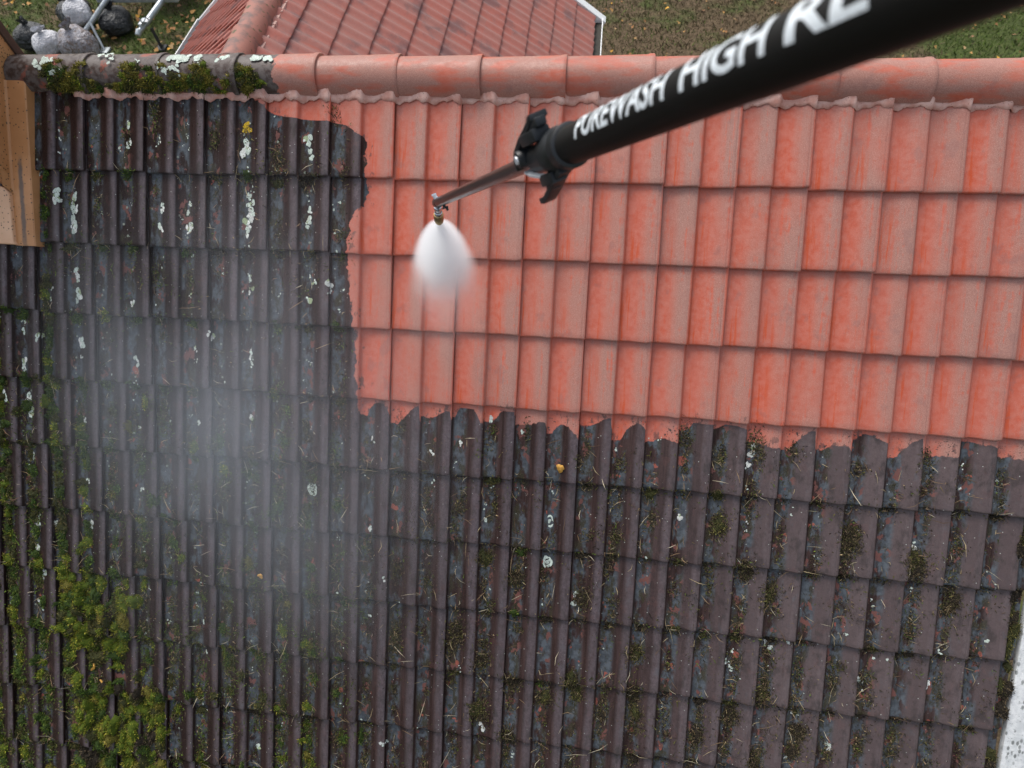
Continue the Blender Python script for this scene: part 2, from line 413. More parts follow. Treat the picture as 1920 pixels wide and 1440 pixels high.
ring = [(y0, 0), (y1, 0), (y1, zb(y1)), (apex_y, zf(apex_y)), (y0, zf(y0))]
vs = [(xx, yy, zz) for xx in (x0, x1) for yy, zz in ring]
mb.add(vs, [(4, 3, 2, 1, 0), (5, 6, 7, 8, 9)] + [(i, (i + 1) % 5, 5 + (i + 1) % 5, 5 + i) for i in range(5)])
mb.build('wall', M_wall, house, False)
def verge_mat():
    t = NT('white_verge_paint'); c = t.coord(deck); d, vc = t.voro(t.scale(c, (1, .6, 1)), 60); h = t.xyz(vc)
    n = t.noise(c, 30, 5, .7); base = t.mix(t.step(n, .35, .65), (.62, .64, .64), (.82, .83, .82))
    sp = t.math('MULTIPLY', t.step(d, .5, .25), t.step(h[0], .55, .6)); sp = t.math('MULTIPLY', sp, t.step(t.noise(c, 8, 3), .35, .6))
    col = t.mix(t.math('MULTIPLY', sp, .8), base, (.10, .11, .10)); s2 = t.step(t.noise(c, 110, 4, .7), .60, .68)
    col = t.mix(t.math('MULTIPLY', s2, .7), col, (.14, .15, .13)); t.bsdf(col, .5); t.bump(n, .2, .003); return t.m
M_verge = verge_mat()
mb = MB().box((2.925, -VBOT, -.02), (3.13, .17, .012)).box((3.10, -VBOT, -.22), (3.131, .17, -.021))
vg = mb.build('verge_board', M_verge, house, True, 35, .004); vg.matrix_basis = ROOFM

# ------------------------------------------------------------------ chimney clad in tan sheet metal
def tan_mat(name, a, b):
    t = NT(name); c = t.coord(deck); n = t.noise(c, 9, 4); col = t.mix(t.step(n, .3, .7), a, b)
    d, vc = t.voro(c, 75); h = t.xyz(vc)
    sp = t.math('MULTIPLY', t.step(d, .33, .2), t.step(h[0], .62, .66)); col = t.mix(t.math('MULTIPLY', sp, .85), col, (.07, .045, .025))
    xx, yy, zz = t.xyz(c); wob = t.math('MULTIPLY', t.math('SUBTRACT', t.noise(c, 20, 4), .5), .02)
    stk = t.math('MULTIPLY', t.step(t.math('ABSOLUTE', t.math('ADD', t.math('ADD', xx, 1.822), wob)), .016, .004), t.math('MULTIPLY', t.step(yy, -.26, -.34), t.step(yy, -.75, -.60, .45, 1.)))
    col = t.mix(t.math('MULTIPLY', stk, .85), col, (.10, .085, .075))
    t.bsdf(col, .45); return t.m
M_tan = tan_mat('tan_sheet_metal', (.46, .215, .085), (.54, .265, .115))
M_tan_lit = tan_mat('sky_lit_tan_sheet_metal', (.62, .36, .21), (.68, .42, .26))  # the tan metal made paler: light on the skyward apron painted in
M_trim = simple('brown_trim', (.07, .04, .028), .7, bump=.3)
ch = empty('chimney', (0, 0, 0), house)
# shaft: vertical box that follows the slope at its foot
def rp(u, v, n): return ROOFM @ Vector((u, -v, n))
yB = rp(0, -.22, 0).y; yF = rp(0, .43, 0).y; xs0, xs1 = -2.62, -1.868
top = ZR + 1.15; mb = MB()
foot = [(yF, rp(0, .43, -.03).z), (.08, rp(0, -.10, -.03).z), (yB, rp(0, -.03, -.03).z - .05)]
vs = []
for xx in (xs0, xs1):
    for yy, zz in foot: vs.append((xx, yy, zz))
    vs += [(xx, yB, top), (xx, yF, top)]
mb.add(vs, [(0, 1, 2, 3, 4), (9, 8, 7, 6, 5)] + [((i + 1) % 5, i, 5 + i, 5 + (i + 1) % 5) for i in range(5)])
mb.build('shaft', M_tan, ch, True, 30, .006)
MB().box((xs1 - .02, yB - .012, ZR - .05), (xs1 + .012, yB + .03, top - .01)).build('corner_trim', M_trim, ch, True, 30, .005)
MB().box((xs0 - .06, yF - .06, top - .01), (xs1 + .06, yB + .06, top + .06)).build('cap', M_tan, ch, True, 30, .01)
# side flashing: folded channel lying along the roof
pr = [(-1.875, .10), (-1.867, .060), (-1.860, .052), (-1.80, .050), (-1.776, .049), (-1.771, .044), (-1.764, -.01)]
V = []; F = []
for vv in (-.06, .2, .425, .45, .69, .70):
    for uu, nz in pr: V.append((uu, -vv, min(nz, .10 if vv < .45 else .052) - (.004 if vv >= .7 else 0)))
for vv in (.70,):
    for uu, nz in pr: V.append((uu, -vv - .001, -.02))
k7 = len(pr); F = [(r * k7 + i, (r + 1) * k7 + i, (r + 1) * k7 + i + 1, r * k7 + i + 1) for r in range(6) for i in range(k7 - 1)]
o = mesh('side_flashing', V, F, M_tan, ch, True, 25); o.matrix_basis = ROOFM
# front apron with a rounded corner
out = [(-2.75, .425)] + [(-1.92 + .05 * math.sin(a), .475 - .05 * math.cos(a)) for a in [i * math.pi / 16 for i in range(9)]] + [(-1.866, .685), (-1.858, .697), (-2.75, .69)]
n = len(out); V = [(a, -b, .072) for a, b in out] + [(a, -b, -.02) for a, b in out]
o = mesh('front_apron', V, [tuple(range(n))[::-1], tuple(range(n, 2 * n))] + [(i, (i + 1) % n, n + (i + 1) % n, n + i) for i in range(n)], M_tan_lit, ch, True, 30); o.matrix_basis = ROOFM
bv = o.modifiers.new('edge', 'BEVEL'); bv.width = .006; bv.segments = 3

# ------------------------------------------------------------------ growth on the roof (roof coordinates u, v; turned into world points)
RM = np.array(ROOFM)
def toworld(P): return P @ RM[:3, :3].T + RM[:3, 3]
def attr_mat(name, rough=.85, spec=.2, lo=.72, sc=160.):
    t = NT(name); c = t.coord(); n = t.noise(c, sc, 3, .7)
    col = t.mix(1., t.attr(), t.step(n, .25, .62, lo, 1.2), 'MULTIPLY'); t.bsdf(col, rough, 0., spec); return t.m
M_grow = attr_mat('moss_and_litter'); M_lich = attr_mat('lichen', .9, lo=.30, sc=330.)

LICH = '''-1.286,0.126,0.0175 -1.271,0.191,0.0200 -1.286,0.222,0.0151 -1.129,0.188,0.0199 -1.135,0.212,0.0175 -0.988,0.110,0.0123 -0.985,0.169,0.0149
-0.981,0.228,0.0124 -0.701,0.211,0.0270 -0.699,0.235,0.0221 -0.404,0.189,0.0219 -0.391,0.252,0.0195 -1.637,0.156,0.0101 -1.631,0.197,0.0127
-1.637,0.253,0.0102 -1.575,0.276,0.0229 -1.559,0.288,0.0203 -1.664,0.439,0.0231 -1.652,0.471,0.0206 -1.573,0.461,0.0231 -1.561,0.498,0.0231
-1.568,0.524,0.0231 -1.581,0.587,0.0258 -1.588,0.612,0.0207 -1.416,0.532,0.0128 -1.282,0.483,0.0178 -1.125,0.498,0.0126 -1.125,0.513,0.0127
-1.139,0.578,0.0152 -1.129,0.597,0.0127 -0.989,0.470,0.0126 -0.996,0.512,0.0126 -0.982,0.580,0.0227 -0.999,0.588,0.0177 -0.692,0.437,0.0174
-0.688,0.473,0.0224 -0.683,0.510,0.0249 -0.694,0.546,0.0250 -0.700,0.583,0.0200 -0.397,0.489,0.0172 -0.397,0.525,0.0173 -0.408,0.554,0.0148
-1.720,0.907,0.0131 -1.723,0.951,0.0105 -1.583,0.816,0.0209 -1.580,0.847,0.0157 -1.580,0.906,0.0236 -1.582,0.935,0.0210 -1.295,0.948,0.0208
-0.993,0.835,0.0102 -0.996,0.912,0.0103 -0.694,0.805,0.0126 -0.692,0.855,0.0177 -0.401,0.789,0.0100 -0.372,0.812,0.0125 -0.399,0.893,0.0176
-0.302,0.819,0.0200 -0.300,0.859,0.0125 -1.900,1.118,0.0134 -1.842,1.078,0.0160 -1.800,1.140,0.0213 -1.898,1.280,0.0188 -1.897,1.307,0.0162
-1.581,1.163,0.0265 -1.582,1.227,0.0106 -1.286,1.232,0.0210 -0.982,1.163,0.0156 -0.970,1.223,0.0130 -0.900,1.089,0.0181 -0.695,1.161,0.0180
-0.695,1.192,0.0180 -0.690,1.220,0.0129 -0.395,1.196,0.0127 -0.363,1.205,0.0127 -2.017,1.437,0.0163 -2.019,1.465,0.0218 -1.893,1.457,0.0190
-1.856,1.524,0.0244 -1.855,1.551,0.0163 -1.588,1.561,0.0189 -1.287,1.569,0.0134 -0.973,1.529,0.0132 -0.695,1.476,0.0183 -0.396,1.514,0.0155
-0.374,1.534,0.0129 -1.892,1.764,0.0137 -1.893,1.784,0.0138 -1.585,1.868,0.0137 -1.293,1.893,0.0163 -0.389,1.825,0.0367 -0.347,1.759,0.0131
-1.885,2.093,0.0223 -1.887,2.128,0.0167 -1.792,2.114,0.0167 -1.555,2.117,0.0221 -1.553,2.094,0.0138 -1.894,2.264,0.0197 -1.877,2.411,0.0226
-1.853,2.429,0.0169 -1.900,2.576,0.0199 -0.691,2.079,0.0107 -0.690,3.260,0.0169 0.482,1.419,0.0200 -0.036,1.550,0.0128 0.203,1.594,0.0102
0.250,1.598,0.0102 0.341,1.537,0.0152 0.792,1.750,0.0151 0.784,1.890,0.0354 0.784,2.098,0.0332 0.934,2.257,0.0256 0.498,2.995,0.0215
-0.003,3.149,0.0192 0.478,1.908,0.0128 -0.013,2.247,0.0106 0.491,2.207,0.0078 -0.092,2.468,0.0107 -0.038,1.998,0.0157 1.386,1.818,0.0173
1.687,1.460,0.0144 1.675,1.500,0.0216 1.661,1.551,0.0169 2.568,1.488,0.0140 2.573,1.589,0.0117 1.686,1.826,0.0098 1.685,1.862,0.0073
2.423,1.871,0.0167 2.457,1.998,0.0120 2.279,2.167,0.0097 2.269,2.140,0.0073 1.679,2.459,0.0126 1.653,2.503,0.0126 1.677,2.528,0.0152
1.684,2.546,0.0152 1.840,2.412,0.0200 1.926,2.384,0.0100 2.255,2.524,0.0173 2.275,2.554,0.0074 2.281,2.583,0.0074 2.560,2.531,0.0172
2.371,2.414,0.0098 2.333,2.429,0.0098 1.984,2.739,0.0126 2.213,2.887,0.0202 1.975,2.969,0.0102 2.776,2.276,0.0096'''
LV, LF, LC = [], [], []
def lichen_blob(P, T, B, N, r, col, squash=1.):
    """irregular thin crust: fan disc on the surface"""
    n = 11; o = len(LV); ph = rng.uniform(0, 6.28)
    LV.append(P + N * .0022); LC.append(col)
    for i in range(n):
        a = 2 * math.pi * i / n; rr_ = r * (1 + .22 * math.sin(2 * a + ph) + rng.uniform(-.22, .22))
        LV.append(P + T * (rr_ * math.cos(a) * squash) + B * (rr_ * math.sin(a)) + N * .0012); LC.append(col * .9)
    for i in range(n): LF.append((o, o + 1 + i, o + 1 + (i + 1) % n))
def lichen_ring(P, T, B, N, r, col):
    n = 18; o = len(LV)
    for k, f in enumerate((.55, .75, 1.)):
        for i in range(n):
            a = 2 * math.pi * i / n; q = r * f * (1 + rng.uniform(-.1, .1) + .1 * math.sin(3 * a + r * 900))
            LV.append(P + T * (q * math.cos(a) * .8) + B * (q * math.sin(a)) + N * (.0012 + .001 * (k == 1))); LC.append(col)
    for k in range(2):
        for i in range(n):
            if rng.random() < .1: continue
            a, b = o + k * n + i, o + k * n + (i + 1) % n; LF.append((a, b, b + n)); LF.append((a, b + n, a + n))
PALE = np.array((.55, .63, .56)); WHITE = np.array((.68, .70, .66)); GREEN = np.array((.33, .40, .24))
def roof_frame(u, v):
    h = float(Hroof(u, v)); e = .004; du = float(Hroof(u + e, v) - Hroof(u - e, v)) / (2 * e)
    if abs(du) > .8: du = .8 * np.sign(du)
    T = np.array((1, 0, du)); T /= np.linalg.norm(T); B = np.array((0, 1, -TILT / G)); N = np.cross(T, B); N /= np.linalg.norm(N)
    return np.array((u, -v, h + .001)), T, B, N
def clean_here(u, v): return u > -.16 and .05 < v < 1.43
for tok in LICH.split():
    u, v, r = map(float, tok.split(','))
    # snap towards the flat of the channel, where the crusts grow
    base = math.floor(u / .15) * .15; s_ = (u - base) / .15
    if .55 < s_: s_ = .42 if s_ < .8 else s_
    u = base + s_ * .15
    P, T, B, N = roof_frame(u, v); col = PALE if r > .012 else WHITE
    if r > .03: lichen_ring(P, T, B, N, r * .9, col); lichen_blob(P, T, B, N, r * .38, col * .8); continue
    k = 2 + int(r / .006)
    for i in range(k):
        d = rng.normal(0, r * .42, 2); uu, vv = u + d[0] * .8, v + d[1] * 1.3
        P, T, B, N = roof_frame(uu, vv)
        c = (PALE, WHITE, GREEN)[rng.choice(3, p=(.55, .3, .15) if u < -.3 else (.45, .52, .03))] * rng.uniform(.8, 1.1)
        lichen_blob(P, T, B, N, r * rng.uniform(.3, .72), c, rng.uniform(.65, 1.))
for i in range(420):                                           # stray specks
    u, v = rng.uniform(-2.3, 2.85), rng.uniform(.02, 3.7)
    if clean_here(u, v) or rng.random() > (.9 if u < -.2 else .35): continue
    base = math.floor(u / .15) * .15; u = base + rng.uniform(.02, .08); P, T, B, N = roof_frame(u, v)
    for q in range(rng.integers(1, 4)):
        P, T, B, N = roof_frame(u + rng.normal(0, .006), v + rng.normal(0, .012)); lichen_blob(P, T, B, N, rng.uniform(.0025, .006), PALE * rng.uniform(.7, 1.1))
for u, v, r, c in ((-.700, .115, .018, (.55, .36, .03)), (-.685, .135, .014, (.5, .33, .03)), (-.71, .14, .012, (.52, .36, .05))):
    P, T, B, N = roof_frame(u, v); lichen_blob(P, T, B, N, r, np.array(c))
# on the old ridge tiles
def ridge_frame(x, ang, R=.107):
    a = rad(ang); N = np.array((0, -math.cos(a), math.sin(a))); P = np.array((x, RC_Y, RC_Z)) + N * R
    return P, np.array((1., 0, 0)), np.array((0, math.sin(a), math.cos(a))), N
LR = []
Wrm = np.linalg.inv(RM[:3, :3])
def to_roof(p): return Wrm @ (p - RM[:3, 3])
for x, ang, r in ((-1.66, 70, .03), (-1.63, 78, .022), (-1.68, 60, .02), (-1.62, 45, .022), (-1.59, 42, .026), (-1.57, 40, .016), (-1.36, 95, .025), (-1.33, 78, .018), (-1.02, 85, .045), (-.95, 88, .04),
                  (-1.03, 55, .025), (-1.0, 50, .02), (-1.06, 48, .016), (-.78, 86, .03), (-.60, 86, .045), (-.74, 62, .02), (-.9, 62, .012), (-1.1, 66, .012), (-1.2, 72, .014)):
    for i in range(7):
        P, T, B, N = ridge_frame(x + rng.normal(0, r * .6), ang + rng.normal(0, 5), .1035)
        P = to_roof(P); T = Wrm @ T; B = Wrm @ B; N = Wrm @ N
        lichen_blob(P, T, B, N, r * rng.uniform(.2, .5), PALE * rng.uniform(.85, 1.15))
lich = tris('lichen', toworld(np.array(LV)), np.array(LF), np.array(LC), M_lich)
tag(lich, 'pale green-white lichen crusts dotted over the unwashed tiles', 'lichen', kind='stuff')

# ---- moss: tufts of tiny leaves on low cushions
MV, MF, MC = [], [], []
def add_tris(V, F, C, base):
    MV.append(V); MF.append(F + base[0]); MC.append(C); base[0] += len(V)
mbase = [0]
PAL = {'bright': ((.155, .165, .018), (.085, .12, .012), (.22, .20, .03)), 'green': ((.055, .095, .014), (.10, .13, .02), (.035, .06, .012)),
       'olive': ((.075, .07, .02), (.045, .048, .016), (.10, .085, .03)), 'dead': ((.045, .034, .02), (.075, .058, .034), (.028, .022, .015)), 'ochre': ((.17, .13, .02), (.12, .11, .02), (.20, .17, .04))}
def clump(P, T, B, N, ra, rb, h, pal, dens=1., hf=None):
    """cushion (dark, low) plus leaf triangles; P,T,B,N roof-frame point and axes, hf: surface height function"""
    pal = np.array(PAL[pal]); ph = rng.uniform(0, 6.28, 3)
    def outline(a): return 1 + .22 * np.sin(2 * a + ph[0]) + .16 * np.sin(3 * a + ph[1]) + .12 * np.sin(5 * a + ph[2])
    def surf(dx, dy, dz):
        Q = P + np.outer(dx, T) + np.outer(dy, B)
        if hf is not None: Q[:, 2] = hf(Q[:, 0], -Q[:, 1])
        return Q + np.outer(dz, N)
    na = 9; a = np.arange(na) * 2 * math.pi / na; o = outline(a); rows = []
    for f, z in ((.95, -.004), (.7, .42), (.35, .75)): rows.append(surf(f * o * np.cos(a) * ra, f * o * np.sin(a) * rb, np.full(na, z * h)))
    V = np.concatenate(rows + [surf(np.zeros(1), np.zeros(1), np.array([.85 * h]))]); F = []
    for k in range(2):
        for i in range(na):
            p, q = k * na + i, k * na + (i + 1) % na; F += [(p, q, q + na), (p, q + na, p + na)]
    F += [(2 * na + i, 2 * na + (i + 1) % na, 3 * na) for i in range(na)]
    add_tris(V, np.array(F), np.tile(pal.min(0) * .75, (len(V), 1)) * rng.uniform(.8, 1.2, (len(V), 1)), mbase)
    n = int(dens * 34000 * ra * rb * 3.14) + 6
    a = rng.uniform(0, 6.283, n); f = np.sqrt(rng.random(n)); o = outline(a); dx, dy = f * o * np.cos(a) * ra, f * o * np.sin(a) * rb
    base = surf(dx, dy, h * np.sqrt(np.maximum(0, 1 - f ** 2)) * rng.uniform(.35, .95, n))
    L = rng.uniform(.006, .016, n)[:, None]; d = rng.normal(0, .55, (n, 3)) + N * .75 + np.outer(np.cos(a) * f, T) * .8 + np.outer(np.sin(a) * f, B) * .8
    d /= np.linalg.norm(d, axis=1)[:, None]; w = np.cross(d, rng.normal(0, 1, (n, 3))); w /= np.linalg.norm(w, axis=1)[:, None]
    wd = rng.uniform(.0014, .0032, n)[:, None]
    V = np.stack([base - w * wd, base + w * wd, base + d * L], 1).reshape(-1, 3)
    c = pal[rng.choice(3, n)] * rng.uniform(.35, 1.75, (n, 1)) * (1. + .15 * rng.normal(0, 1)); C = np.repeat(c, 3, 0); C[2::3] *= 1.15
    add_tris(V, np.arange(3 * n).reshape(-1, 3), C, mbase)
def rclump(u, v, ra, rb, h, pal, dens=1.):
    P, T, B, N = roof_frame(u, v); clump(P, np.array((1., 0, 0)), np.array((0, 1., 0)), np.array((0, 0, 1.)), ra, rb, h, pal, dens, lambda x, y: Hroof(x, y))
LIT = np.array(((.045, .034, .02), (.075, .058, .034), (.028, .022, .015), (.075, .07, .02), (.045, .048, .016), (.20, .15, .08), (.11, .075, .045), (.02, .018, .014)))
def litter(u, v, ra, rb, n, green=0.):
    """loose crumbs of dead moss: flat-lying slivers spread round a point"""
    n = int(n); t_ = np.clip(rng.normal(0, .5, (n, 2)), -1.3, 1.3); uu, vv = u + t_[:, 0] * ra, v + t_[:, 1] * rb
    P = np.c_[uu, -vv, Hroof(uu, vv) + rng.uniform(.001, .010, n) * np.exp(-(t_ ** 2).sum(1))]
    d = np.c_[rng.normal(0, 1, n), rng.normal(0, 1, n), rng.normal(.25, .35, n)]; d /= np.linalg.norm(d, axis=1)[:, None]
    w = np.cross(d, rng.normal(0, .5, (n, 3)) + [0, 0, 1]); w /= np.linalg.norm(w, axis=1)[:, None]; L = rng.gamma(3, .0034, n)[:, None] + .003; wd = rng.uniform(.0012, .0034, n)[:, None]
    V = np.stack([P - d * L * .5 - w * wd, P - d * L * .5 + w * wd, P + d * L * .5 + [0, 0, .002]], 1).reshape(-1, 3)
    c = LIT[rng.choice(8, n, p=(.2, .16, .16, .14, .14, .06, .09, .05))]
    if green: c = np.where((rng.random(n) < green)[:, None], np.array((.07, .105, .016)), c)
    add_tris(V, np.arange(3 * n).reshape(-1, 3), np.repeat(c * rng.uniform(.5, 1.6, (n, 1)), 3, 0), mbase)
chan = lambda k: k * .15 + .045
def in_chimney(u, v): return u < -1.75 and v < .72
# growth caught at the lap of every course, in the channels
for j in range(1, 12):
    for k in range(-15, 20):
        u, v = chan(k), j * G + .012
        if in_chimney(u, v) or clean_here(u, v) or u > 2.86: continue
        wl_ = 1. if u < -1.2 else (.8 if u < -.3 else .5)
        if u > .3: litter(u, v + .004, .05, .025, rng.uniform(20, 70))
        if rng.random() < wl_:
            pal = rng.choice(['green', 'bright', 'olive', 'dead'], p=(.55, .15, .25, .05) if u < -.9 else ((.2, .03, .42, .35) if u < .8 else (.04, .02, .34, .6)))
            sc = rng.uniform(.6, 1.2) * (1.15 if u < -1.2 else .95)
            rclump(u + rng.normal(0, .01), v + rng.uniform(-.012, .02), .026 * sc, .022 * sc, .014 * sc, pal)
            litter(u, v + .005, .05, .03, rng.uniform(30, 80), .35 if u < -.9 else .06)
            if rng.random() < (.5 if u < -.3 else .15): rclump(u + rng.normal(0, .025), v + rng.uniform(-.02, .03), .016 * sc, .02 * sc, .012 * sc, pal)
        # litter higher in the channel
        nl = rng.poisson(1.7 if v > 1.6 else (.7 if u > -1.2 else .4))
        for q in range(nl):
            vv = v - rng.uniform(.05, .30)
            if clean_here(u, vv): continue
            pal = rng.choice(['dead', 'olive', 'green'], p=(.58, .36, .06) if u > -.9 else (.3, .4, .3))
            litter(u + rng.normal(0, .012), vv, rng.uniform(.02, .04), rng.uniform(.03, .09), rng.uniform(40, 130), .12 if u < -.6 else .03)
# larger clods of dead moss low on the right
for i in range(34):
    u, v = rng.uniform(.4, 2.8), rng.uniform(1.75, 3.3); u = chan(math.floor(u / .15)) + rng.normal(0, .015)
    litter(u, v, .05, .07, 260); rclump(u, v, rng.uniform(.022, .04), rng.uniform(.03, .06), rng.uniform(.008, .014), rng.choice(['dead', 'olive'], p=(.7, .3)), .9); litter(u, v, .04, .06, 120)
for i in range(40):                                            # along the verge
    rclump(2.875 + rng.normal(0, .012), rng.uniform(1.3, 3.6), rng.uniform(.015, .035), rng.uniform(.02, .06), .014, rng.choice(['olive', 'dead'], p=(.5, .5)), .8)
# channels full of moss at the left, two of them almost closed
for k, v0, v1, den in ((-12, .85, 3.0, 1.), (-14, .75, 3.0, 1.), (-13, 1.3, 3.4, .6), (-11, 1.5, 3.6, .65), (-15, .8, 3.6, .8), (-10, 1.9, 3.6, .5), (-9, 2.3, 3.6, .4), (-16, 1., 3.6, .7)):
    v = v0
    while v < v1:
        if rng.random() < den: rclump(chan(k) + rng.normal(0, .012), v, rng.uniform(.018, .036), rng.uniform(.02, .045), rng.uniform(.012, .024), rng.choice(['green', 'bright', 'olive'], p=(.5, .3, .2)))
        v += rng.uniform(.03, .06)
# the big bright cushions low on the left
for i in range(74):
    u, v = rng.uniform(-1.80, -1.36), rng.uniform(2.38, 2.86)
    if (u + 1.8) / .44 < (v - 2.62) / .3 - .35 or (u > -1.5 and v < 2.5): continue
    rclump(u, v, rng.uniform(.03, .05), rng.uniform(.03, .055), rng.uniform(.025, .042), rng.choice(['bright', 'green', 'ochre', 'olive', 'dead'], p=(.52, .16, .14, .1, .08)))
for i in range(80):
    u, v = rng.uniform(-1.72, -1.22), rng.uniform(2.98, 3.62)
    rclump(u, v, rng.uniform(.025, .05), rng.uniform(.03, .055), rng.uniform(.02, .04), rng.choice(['bright', 'green', 'ochre', 'olive', 'dead'], p=(.46, .18, .14, .12, .1)))
# strip of moss along both sides of the chimney flashing foot
for i in range(10): rclump(-1.73 + rng.normal(0, .012), rng.uniform(.3, .72), .014, .02, .01, 'green')
# ridge moss
def gclump(x, ang, ra, rb, h, pal, dens=1.):
    P, T, B, N = ridge_frame(x, ang, .1)
    clump(to_roof(P), Wrm @ T, Wrm @ B, Wrm @ N, ra, rb, h, pal, dens)
for i in range(170):
    x = rng.uniform(-1.66, -.60); ang = abs(rng.normal(0, 24)) + 1
    if -1.42 < x < -1.27 and ang > 14: continue
    gclump(x, ang, rng.uniform(.014, .03), rng.uniform(.012, .026), rng.uniform(.008, .016), rng.choice(['ochre', 'olive', 'green', 'bright'], p=(.35, .35, .2, .1)))
for i in range(34):
    x = rng.choice((-1.22, -1.12, -.88, -.68, -1.5)) + rng.normal(0, .035); gclump(x, rng.uniform(20, 68), rng.uniform(.014, .028), rng.uniform(.012, .022), .012, rng.choice(['ochre', 'bright', 'olive'], p=(.6, .2, .2)))
for i in range(460):                                            # green spreading over the lower left
    u, v = -2.2 + 2.1 * rng.random() ** 1.3, 1.3 + 2.35 * rng.random() ** .7
    if rng.random() < .8: u = chan(math.floor(u / .15)) + rng.normal(0, .018)
    if rng.random() < .55: rclump(u, v, rng.uniform(.012, .03), rng.uniform(.015, .045), rng.uniform(.006, .018), rng.choice(['green', 'bright', 'olive', 'ochre'], p=(.4, .2, .28, .12)))
    litter(u, v, .045, .07, rng.uniform(25, 90), .5)
for i in range(1300):
    u, v = rng.uniform(-2.3, 2.85), rng.uniform(.1, 3.7)
    if not (clean_here(u, v) or in_chimney(u, v) or (u > -.2 and v < 1.5)): litter(u, v, .05, .07, rng.uniform(5, 22), .35 if u < -1 else .08)
moss = tris('moss', toworld(np.concatenate(MV)), np.concatenate(MF), np.concatenate(MC), M_grow)
tag(moss, 'green and dead brown moss cushions clinging to the unwashed tiles and old ridge', 'moss', kind='stuff')

# ---- dry grass bits and moss crumbs lying on the tiles
n = 2500; u = rng.uniform(-2.3, 2.85, n); v = rng.uniform(.1, 3.7, n)
k = np.floor(u / .15); sft = rng.random(n) < .72; u = np.where(sft, k * .15 + rng.uniform(0, .075, n), u)
v = np.where(rng.random(n) < .35, np.round(v / G) * G + rng.uniform(-.07, .03, n), v)
keep = ~((u > -.15) & (v < 1.5)) & ~((u < -1.75) & (v < .75)) & (rng.random(n) < np.where(v > 1.4, 1., .35)); u, v = u[keep], v[keep]; n = len(u)
P = np.c_[u, -v, Hroof(u, v) + .006]; a = rng.uniform(0, 6.283, n); L = rng.gamma(3, .006, n) + .006
d = np.c_[np.cos(a), np.sin(a), rng.normal(.05, .22, n)]; w = np.c_[-np.sin(a), np.cos(a), np.zeros(n)] * rng.uniform(.0008, .0018, n)[:, None]
bend = w * rng.normal(0, 3., (n, 1)); A, Mm, Bv = P - d * L[:, None], P + bend + [0, 0, .003], P + d * L[:, None]
A[:, 2] = np.maximum(A[:, 2], Hroof(A[:, 0], -A[:, 1]) + .003); Bv[:, 2] = np.maximum(Bv[:, 2], Hroof(Bv[:, 0], -Bv[:, 1]) + .003)
V = np.stack([A - w * .4, A + w * .4, Mm - w, Mm + w, Bv], 1).reshape(-1, 3); i5 = np.arange(n) * 5
F = np.concatenate([np.c_[i5, i5 + 1, i5 + 3], np.c_[i5, i5 + 3, i5 + 2], np.c_[i5 + 2, i5 + 3, i5 + 4]])
c = np.array(((.42, .33, .19), (.30, .20, .11), (.50, .43, .30), (.16, .10, .06)))[rng.choice(4, n)] * rng.uniform(.6, 1.15, (n, 1))
st = tris('dry_grass', toworld(V), F, np.repeat(c, 5, 0), M_grow)
tag(st, 'loose dry straw and needles scattered over the dirty tiles', 'straw', kind='stuff')

# ---- single fallen leaves
M_leaf = simple('autumn_leaf', (.52, .27, .045), .6, var=.3, scale=90)
def leaf(u, v, r, rot, label, wide=.8):
    out = []; n = 14
    for i in range(n):
        a = 2 * math.pi * i / n; q = r * (1 + .16 * math.cos(3 * a) + (.10 if i % 2 else -.06)); out.append((q * math.cos(a) * wide, q * math.sin(a)))
    P, T, B, N = roof_frame(u, v); z0 = P[2] + .018; cr, sr = math.cos(rot), math.sin(rot)
    top = [(0, 0, .004)] + [(x * cr - y * sr, x * sr + y * cr, .22 * (x * x + y * y) / r + .12 * x) for x, y in out]
    V = top + [(x, y, z - .0012) for x, y, z in top]; m = n + 1
    F = [(0, 1 + i, 1 + (i + 1) % n) for i in range(n)] + [(m, m + 1 + (i + 1) % n, m + 1 + i) for i in range(n)] + [(1 + i, m + 1 + i, m + 1 + (i + 1) % n, 1 + (i + 1) % n) for i in range(n)]
    o = mesh('fallen_leaf', V, F, M_leaf, None, True, None); o.matrix_world = ROOFM @ Matrix.Translation((u, -v, z0 - .010))
    tag(o, label, 'leaf', 'fallen leaves on the roof')
leaf(.822, 1.622, .021, .4, 'yellow fallen leaf on dirty tiles just below the washed red ones')
leaf(-1.547, 2.983, .026, .2, 'long orange-tan leaf between the two big moss patches', .4)
leaf(-1.611, 2.906, .024, -.4, 'brown curled leaf at the lower edge of the bright moss', .4)
leaf(-.652, 2.291, .015, 1., 'small pale tan leaf in a dark tile channel under the mist')

